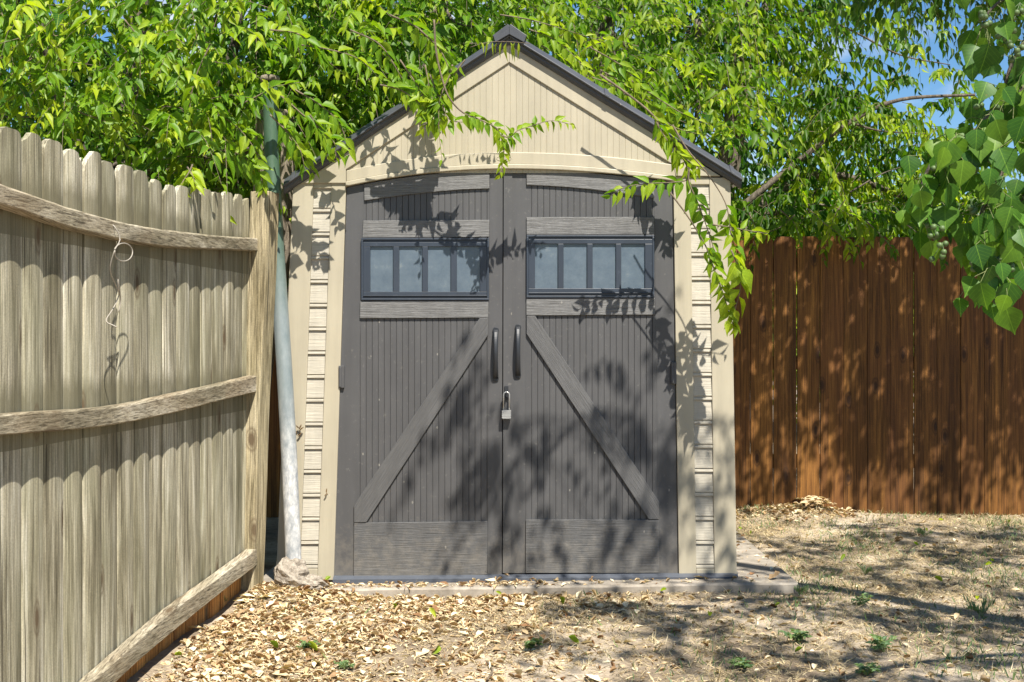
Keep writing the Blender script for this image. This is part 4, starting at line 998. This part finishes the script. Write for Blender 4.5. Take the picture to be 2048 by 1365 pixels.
# E: heart-leaved tree on the right with green fruit; crown overhead throws the dappled shade
tt = thing('fruiting_tree', (3.6, 3.0, 0), 'heart-leaved tree with clusters of green fruit hanging into the right edge', 'tree')
tk = MB(); tk.tube(curve([(3.6, 3.0, -0.1), (3.5, 3.0, 1.4), (3.3, 2.9, 2.6), (2.7, 2.9, 4.0), (2.2, 3.0, 5.0)], 6), np.linspace(0.14, 0.05, 25), 12)
lv = Leaves()
shade = [(0.0, 6.2, 3.3, .38, 20), (0.5, 6.2, 4.0, .36, 20), (-0.42, 6.3, 4.3, .30, 15), (0.9, 6.1, 3.6, .35, 18), (0.45, 5.35, 3.4, .30, 14), (1.1, 5.5, 4.4, .45, 28), (1.75, 5.1, 3.8, .45, 30), (0.65, 4.75, 4.6, .35, 18),
         (1.2, 4.4, 4.0, .4, 22), (1.9, 4.3, 4.6, .45, 26), (2.5, 5.6, 4.2, .5, 32), (1.8, 6.2, 4.8, .5, 30), (2.4, 6.7, 4.0, .5, 34), (3.1, 6.2, 4.6, .5, 34), (1.5, 7.0, 4.2, .45, 26), (2.2, 7.5, 4.8, .5, 30), (3.0, 7.3, 4.2, .5, 34),
         (1.6, 8.6, 4.4, .4, 34), (2.2, 8.8, 4.0, .45, 50), (2.8, 8.7, 4.6, .45, 50), (3.4, 8.8, 4.2, .45, 46), (1.9, 9.25, 4.6, .40, 42), (2.6, 9.3, 4.3, .45, 52), (3.2, 9.4, 4.8, .5, 52), (1.3, 9.2, 4.6, .3, 30), (1.15, 8.8, 4.0, .35, 34), (1.7, 9.0, 4.3, .4, 40), (2.4, 9.0, 4.6, .4, 40), (3.0, 9.05, 4.1, .4, 40), (1.45, 9.45, 4.2, .4, 34), (2.2, 9.5, 4.7, .4, 34), (2.9, 9.5, 4.3, .4, 34), (2.6, 4.7, 3.8, .4, 26), (3.4, 5.2, 4.0, .4, 26), (0.95, 6.9, 4.5, .2, 6), (1.3, 3.9, 4.8, .4, 20), (0.5, 4.2, 4.5, .25, 16), (0.25, 5.35, 3.9, .28, 22), (0.7, 5.15, 4.2, .3, 24), (0.1, 4.75, 4.4, .22, 10)]
k0 = SUN
blobs = []
for ux, uy, z, r_, cnt in shade:
    if uy > 8.3: z = 3.3 + (z - 4.0) * 0.3; r_ *= 0.85; cnt = int(cnt * (0.8 if uy < 8.7 else 2.0))
    elif ux > 0.9: cnt = int(cnt * 2.0); r_ *= 0.9
    else: z += 0.4
    t = z / -k0.z
    blobs.append(((ux - k0.x * t, uy - k0.y * t, z), (r_, r_, r_ * 0.8), cnt))
crown(lv, tk, blobs, (2.9, 2.9, 3.4), leaf=0.078, T=T_HEART, K=10, L=(0.22, 0.42), tint=0.45, wr=0.48, nb=3, sag=0.8, br=0.009, droop=1.1, chain=True)
# hanging boughs near the camera
def petiole_leaves(pts, Ys, n_, spreadpx, leaf=0.056, tint=0.52, tv=.2):
    pts = np.array(pts, float); t = rng.uniform(0, len(pts) - 1, n_); i = np.clip(t.astype(int), 0, len(pts) - 2); fr = (t - i)[:, None]
    pp = pts[i] * (1 - fr) + pts[i + 1] * fr
    for (px, py) in pp:
        Y = rng.uniform(*Ys); b_ = P(px, py, Y); dx, dz = rng.normal(0, spreadpx), rng.normal(0, spreadpx)
        e = P(px + dx, py + dz + 12, Y + rng.normal(0, 0.05))
        lv.stems.tube([b_, b_.lerp(e, .5) + Vector((0, 0, 0.012)), e], [0.0011, 0.0008, 0.0007], 4, cap=False)
        a = np.array([rng.normal(0.0, 0.35), rng.normal(0, 0.3), -1.0]); nn = np.array([rng.normal(0, 0.5), -1.0, rng.normal(0.45, 0.35)])
        lv.add([tuple(e)], [a], [nn], leaf * rng.uniform(0.75, 1.2), rng.uniform(0.85, 1.0), np.array([tint + rng.normal(0, tv)]), T_HEART)
up = lambda L_: [(a, b_ - 28) for a, b_ in L_]
boughs = [([(2120, 150), (2000, 240), (1950, 290), (1905, 330), (1870, 380)], (2.62, 2.8)), ([(2120, 250), (2030, 330), (1990, 400), (1960, 470), (1975, 540), (2000, 590)], (2.6, 2.75)),
          ([(2110, 330), (2060, 400), (2030, 470), (2020, 520)], (2.6, 2.8)), ([(1950, 290), (1890, 320), (1850, 380), (1840, 430)], (2.65, 2.8)),
          ([(2110, -40), (2030, 10), (1980, 50), (1960, 90)], (2.65, 2.8)), ([(2120, 60), (2050, 110), (2010, 200), (2020, 280)], (2.65, 2.85))]
boughs = [(up(a), b_) for a, b_ in boughs]
for (b_, ys), cnt in zip(boughs, (50, 70, 52, 40, 34, 36)):
    p = curve([P(x_, y_, 2.7) for x_, y_ in b_], 6); tk.tube(p, np.linspace(0.0065, 0.0018, len(p)), 6)
    petiole_leaves(b_, ys, cnt, 27)
for (px, py) in ((1850, 380), (2000, 540), (2010, 575), (1840, 440), (1990, 500)): petiole_leaves([(px, py), (px + 4, py + 10)], (2.62, 2.7), 3, 18, tint=.75)
for (px, py, c_) in ((1970, 35, 9), (2010, 70, 7), (2040, 20, 6), (2025, 105, 6), (1880, 325, 6), (1935, 340, 6), (1960, 300, 4), (1865, 460, 7), (1885, 500, 5), (1995, 505, 7), (1950, 530, 6), (2000, 590, 6), (1942, 412, 3), (1975, 205, 3), (2015, 520, 5)):
    fm = MB()
    for k in range(c_):
        c = P(px + rng.normal(0, 11), py + rng.normal(4, 9), 2.64 + rng.normal(0, 0.012))
        v, f = lump(c, (0.0068, 0.0068, 0.0066), 10, 7, 0.05, seed=k + px); fm.add(v, f)
        fm.tube([c, P(px, py - 14, 2.645)], 0.0009, 4, cap=False)
    fm.build('fruit_cluster', M['fruit'], tt, smooth=True)
tk.tube(curve([(3.3, 2.9, 2.6), (2.4, 2.8, 2.7), (1.6, 2.7, 2.3), tuple(P(2120, 150, 2.7))], 6), np.linspace(0.03, 0.007, 19), 7)
for a in ((2120, 250), (2110, 330), (2110, -40), (2120, 60)):
    tk.tube(curve([(1.6, 2.7, 2.3), (1.4, 2.7, 1.95), tuple(P(*a, 2.7))], 6), np.linspace(0.012, 0.0065, 13), 6)
tk.build('trunk', M['bark'], tt, smooth=True); lv.build('crown', [M['leaf_t'], M['greenstem']], tt)

# ------------------------------------------------------------------ ground cover
def scatter(n_, dens):
    out_ = np.zeros((0, 2))
    while len(out_) < n_:
        x_ = rng.uniform(-1.5, 3.6, n_ * 2); y_ = rng.uniform(3.6, 8.25, n_ * 2)
        # keep the visible wedge a little wider than the frame, outside the slab interior
        ok = (np.abs(x_) < 0.46 * y_ + 0.3) & (rng.uniform(0, 1, n_ * 2) < dens(x_, y_))
        ok &= ~((x_ > -1.0) & (x_ < 1.06) & (y_ > 5.78)) & (x_ > -1.183 - 0.11 * (5.7 - y_) + 0.05)
        out_ = np.concatenate([out_, np.stack([x_[ok], y_[ok]], -1)])
    return out_[:n_]
def onslab(x_, y_): return (x_ > -1.19) & (x_ < 1.29) & (y_ > 5.66)
def gh(x_, y_): return np.where(onslab(x_, y_), np.maximum(slabz(x_) + 0.001, gz(x_, y_)), gz(x_, y_))
blot = lambda x_, y_: 0.5 + 0.25 * np.sin(3.1 * x_ + 1.3 * y_) + 0.25 * np.sin(2.3 * y_ - 4.2 * x_ + 2)
# dead leaves: deep at the left, thin at the right
lv = Leaves()
def leafd(x_, y_):
    left = np.exp(-np.clip(x_ + 0.75, 0, 9) / 0.55) * (y_ < 5.8) * np.clip(0.35 + 1.1 * blot(x_ * 2.1, y_ * 2.3), 0.25, 1); front = np.exp(-((y_ - 5.50) / 0.13) ** 2) * (x_ < 0.5) * 0.35 + np.exp(-((y_ - 5.62) / 0.10) ** 2 - ((x_ + 0.06) / 0.16) ** 2)
    rr = np.exp(-((y_ - 8.1) / 0.12) ** 2) * (x_ > 1) * (x_ < 2.2) * 1.0
    d = np.clip(left + front + rr + 0.035, 0, 1); return np.where(onslab(x_, y_), np.where(x_ > .9, d * 0.12 + .03, d * .3 + .05 + .5 * np.exp(-((x_ + 0.06) / 0.14) ** 2)), d)
T_FLAT = template([(0.2, 0.30), (0.5, 0.5), (0.78, 0.22)], 0.12, 0.25)
T_TORN = (np.array([(0, 0, 0), (0.3, 0.42, 0.08), (0.55, 0.15, 0.02), (0.8, 0.36, 0.10), (1, -0.05, 0.0), (0.7, -0.30, 0.06), (0.35, -0.42, 0.14), (0.5, 0, 0)], float), [(7, 1, 0), (7, 2, 1), (7, 3, 2), (7, 4, 3), (7, 5, 4), (7, 6, 5), (7, 0, 6)])
T_ROLL = template([(0.15, 0.20), (0.5, 0.26), (0.85, 0.18)], -0.25, 1.6)
for cnt, (s0, s1), T_, tm, zz in ((9000, (.008, .024), T_FLAT, .68, .005), (7000, (.010, .034), T_TORN, .62, .007), (14000, (.010, .040), T_BLADE, .60, .006), (3000, (.012, .034), T_ROLL, .55, .008), (500, (.020, .045), T_CURL, .6, .010), (1300, (.03, .055), T_FLAT, .75, .010), (600, (.04, .075), T_TORN, .85, .014)):
    p = scatter(cnt, leafd); n_ = len(p); z = gh(p[:, 0], p[:, 1]) + rng.uniform(0.001, zz, n_) * np.clip(leafd(p[:, 0], p[:, 1]) * 1.4, 0.3, 1)
    an = rng.uniform(0, 2 * math.pi, n_); A = np.stack([np.cos(an), np.sin(an), rng.normal(0, .2, n_)], -1)
    lv.add(np.column_stack([p, z]), A, np.array([0, 0, 1.0]) + rng.normal(0, .18, (n_, 3)), rng.uniform(s0, s1, n_), rng.uniform(.22, .75, n_) * (0.22 if T_ is T_BLADE else 1), np.clip(rng.normal(tm - .10, .30, n_) - (rng.uniform(0, 1, n_) < .07) * .5, 0, 1), T_)
tag(lv.build('leaf_litter', [M['litter']]), 'curled tan dead leaves lying thick on the ground before the fence and shed', 'leaf litter', kind='stuff')
# green-yellow fallen leaves
lv = Leaves(); p = scatter(40, lambda x_, y_: np.clip(leafd(x_, y_) * .6 + .15, 0, 1)); n_ = len(p); z = gh(p[:, 0], p[:, 1]) + .012
an = rng.uniform(0, 2 * math.pi, n_)
lv.add(np.column_stack([p, z]), np.stack([np.cos(an), np.sin(an), rng.normal(0.1, .2, n_)], -1), np.array([0, 0, 1.0]) + rng.normal(0, .35, (n_, 3)), rng.uniform(.025, .055, n_), .40, rng.uniform(.3, 1, n_), T_CURL)
tag(lv.build('fallen_leaves', [M['leaf_d']]), 'scattered yellow-green freshly fallen leaves on the dirt', 'leaves', kind='stuff')
# dry grass / straw
lv = Leaves()
def strawd(x_, y_): return np.where(onslab(x_, y_), 0.0, np.clip(0.10 + blot(x_, y_) * 0.9 * np.clip((x_ + 1.3) / 0.9, .6, 1), 0, 1))
p = scatter(65000, strawd); n_ = len(p); z = gh(p[:, 0], p[:, 1])
an = rng.uniform(0, 2 * math.pi, n_); A = np.stack([np.cos(an), np.sin(an), np.abs(rng.normal(.15, .3, n_))], -1)
lv.add(np.column_stack([p, z]), A, np.array([0, 0, 1.0]) + rng.normal(0, .3, (n_, 3)), rng.uniform(.012, .050, n_), rng.uniform(.04, .09, n_), np.clip(rng.normal(.45, .28, n_), 0, 1), T_BLADE)
tc_ = scatter(420, lambda x_, y_: np.where(onslab(x_, y_), 0, np.clip((x_ + .6) / 1.2, .1, 1))); nb_ = 26
p = np.repeat(tc_, nb_, 0) + rng.normal(0, .022, (420 * nb_, 2)); n_ = len(p); z = gh(p[:, 0], p[:, 1]) - .002
A = np.stack([rng.normal(0, .8, n_), rng.normal(0, .8, n_), np.abs(rng.normal(.35, .35, n_))], -1)
lv.add(np.column_stack([p, z]), A, np.array([0, 0, 1.0]) + rng.normal(0, .5, (n_, 3)), rng.uniform(.02, .065, n_), rng.uniform(.03, .06, n_), np.clip(np.repeat(rng.normal(.45, .3, 420), nb_) + rng.normal(0, .12, n_), 0, 1), T_BLADE)
tag(lv.build('dry_grass', [M['straw']]), 'short dry straw-coloured grass matted over the bare dirt', 'grass', kind='stuff')
lv = Leaves()
p = scatter(4200, lambda x_, y_: np.where(onslab(x_, y_), 0, np.clip((x_ - 0.1) / 1.2, .04, 1) * (np.clip(1 - blot(x_ * 1.7, y_ * 1.4), 0, 1) ** 2))); n_ = len(p); z = gh(p[:, 0], p[:, 1])
A = np.stack([rng.normal(0, .6, n_), rng.normal(0, .6, n_), np.ones(n_)], -1)
lv.add(np.column_stack([p, z]), A, rng.normal(0, 1, (n_, 3)), rng.uniform(.015, .045, n_), rng.uniform(.08, .15, n_), rng.uniform(0, 1, n_), T_BLADE)
tag(lv.build('green_grass', [M['weed']]), 'sparse green grass blades coming up through the dry ground on the right', 'grass', kind='stuff')

# weeds
def weed(px, py, s, label, kind=0, cat='weed'):
    b_ = G(px, py); t = thing('weed' if kind < 2 else 'dried_seedling', tuple(b_), label, cat); lv = Leaves()
    for k in range(7 if kind == 0 else 9):
        an = rng.uniform(0, 2 * math.pi); up_ = rng.uniform(.3, 1.2)
        e = b_ + Vector((math.cos(an), math.sin(an), up_)).normalized() * s * rng.uniform(.5, 1)
        pts = [b_, b_.lerp(e, .5) + Vector((0, 0, .12 * s)), e]; c = curve(pts, 4); lv.stems.tube(c, 0.0011, 4, cap=False)
        for j in range(2, len(c)):
            for sd in (-1, 1):
                A = np.array([math.cos(an + sd * 1.1), math.sin(an + sd * 1.1), .25]) + rng.normal(0, .2, 3)
                if kind == 1: A = np.array([math.cos(an) * .4, math.sin(an) * .4, 1]) + rng.normal(0, .25, 3)
                lv.add([tuple(c[j])], [A], [np.array([0, -.2, 1]) + rng.normal(0, .4, 3)], s * rng.uniform(.22, .36), .45 if kind != 1 else .14, np.array([rng.uniform(.2, .9)]), T_LANCE if kind != 1 else T_BLADE)
    lv.build('foliage', [M['weed'] if kind < 2 else M['litter'], M['greenstem'] if kind < 2 else M['twig']], t)
weed(1055, 1300, 0.075, 'grey-green weed in the middle foreground nearest below the doors')
weed(1590, 1285, 0.085, 'leafy weed in a shaded patch of the right foreground')
weed(1768, 1305, 0.085, 'weed beside the pale bare patch in the right foreground')
weed(1492, 1340, 0.07, 'weed at the bottom edge, left of the pale bare patch')
weed(1735, 1352, 0.07, 'weed at the bottom edge, right of the pale bare patch')
weed(1730, 1150, 0.06, 'small tufted grass-like weed on the lit ground between slab corner and fence', 1)
weed(1725, 1212, 0.06, 'small pale weed below the tufted one, right of the slab corner')
weed(1600, 1190, 0.06, 'dry grassy tuft touching the right corner of the concrete slab', 1)
weed(1965, 1235, 0.10, 'wide grassy weed near the right edge of the picture', 1)
weed(1850, 1075, 0.08, 'thin weed in the shade close to the brown fence', 1)
weed(620, 1300, 0.05, 'small weed among the dead leaves left of centre')
weed(690, 1050 + 290, 0.05, 'tiny weed among dead leaves at the bottom left')
weed(432, 1215, 0.06, 'green blades at the foot of the grey picket fence', 1)
weed(1632, 1024, 0.15, 'upright dried rust-brown seedling against the brown fence', 2, 'dead plant')
weed(1505, 1012, 0.12, 'pale dried seedling at the brown fence next to the shed corner', 2, 'dead plant')

# fallen twigs
def stick(pts, r_, label):
    m_ = MB(); m_.tube(curve([G(a, b_) + Vector((0, 0, .008)) for a, b_ in pts], 5), r_, 6); tag(m_.build('fallen_twig', M['twig'], smooth=True), label, 'twig')
stick([(478, 1262), (520, 1255), (560, 1250)], 0.005, 'short brown twig among dead leaves near the fence foot')
stick([(975, 1330), (985, 1345), (975, 1364)], 0.004, 'bent twig at the bottom middle of the ground')
stick([(1405, 1268), (1435, 1260), (1462, 1252)], 0.004, 'thin straight twig on the shaded dirt in front of the slab corner')
stick([(1720, 1067), (1780, 1068), (1830, 1074)], 0.004, 'long pale twig on the ground before the brown fence')

# scraps of dead leaf caught on the left corner panel
for (px, py, s_, lab) in ((656, 985, 0.030, 'tiny rust-coloured leaf scrap stuck low on the left beige corner panel'), (598, 862, 0.036, 'brown clump of dead leaf caught between the metal pole and the shed')):
    lv = Leaves(); c = np.array([FX(px), Y0 - 0.020, FZ(py)])
    k = 3 if px > 600 else 7
    lv.add(c + rng.normal(0, .004 if px > 600 else .009, (k, 3)) * [1, .3, 1], rng.normal(0, 1, (k, 3)) * [1, .25, 1.3], np.array([0, -1, .2]) + rng.normal(0, .4, (k, 3)), s_ * rng.uniform(.6, 1, k), .4, rng.uniform(.1, .35, k), T_ROLL)
    tag(lv.build('dead_leaf', [M['litter']]), lab, 'dead leaf')
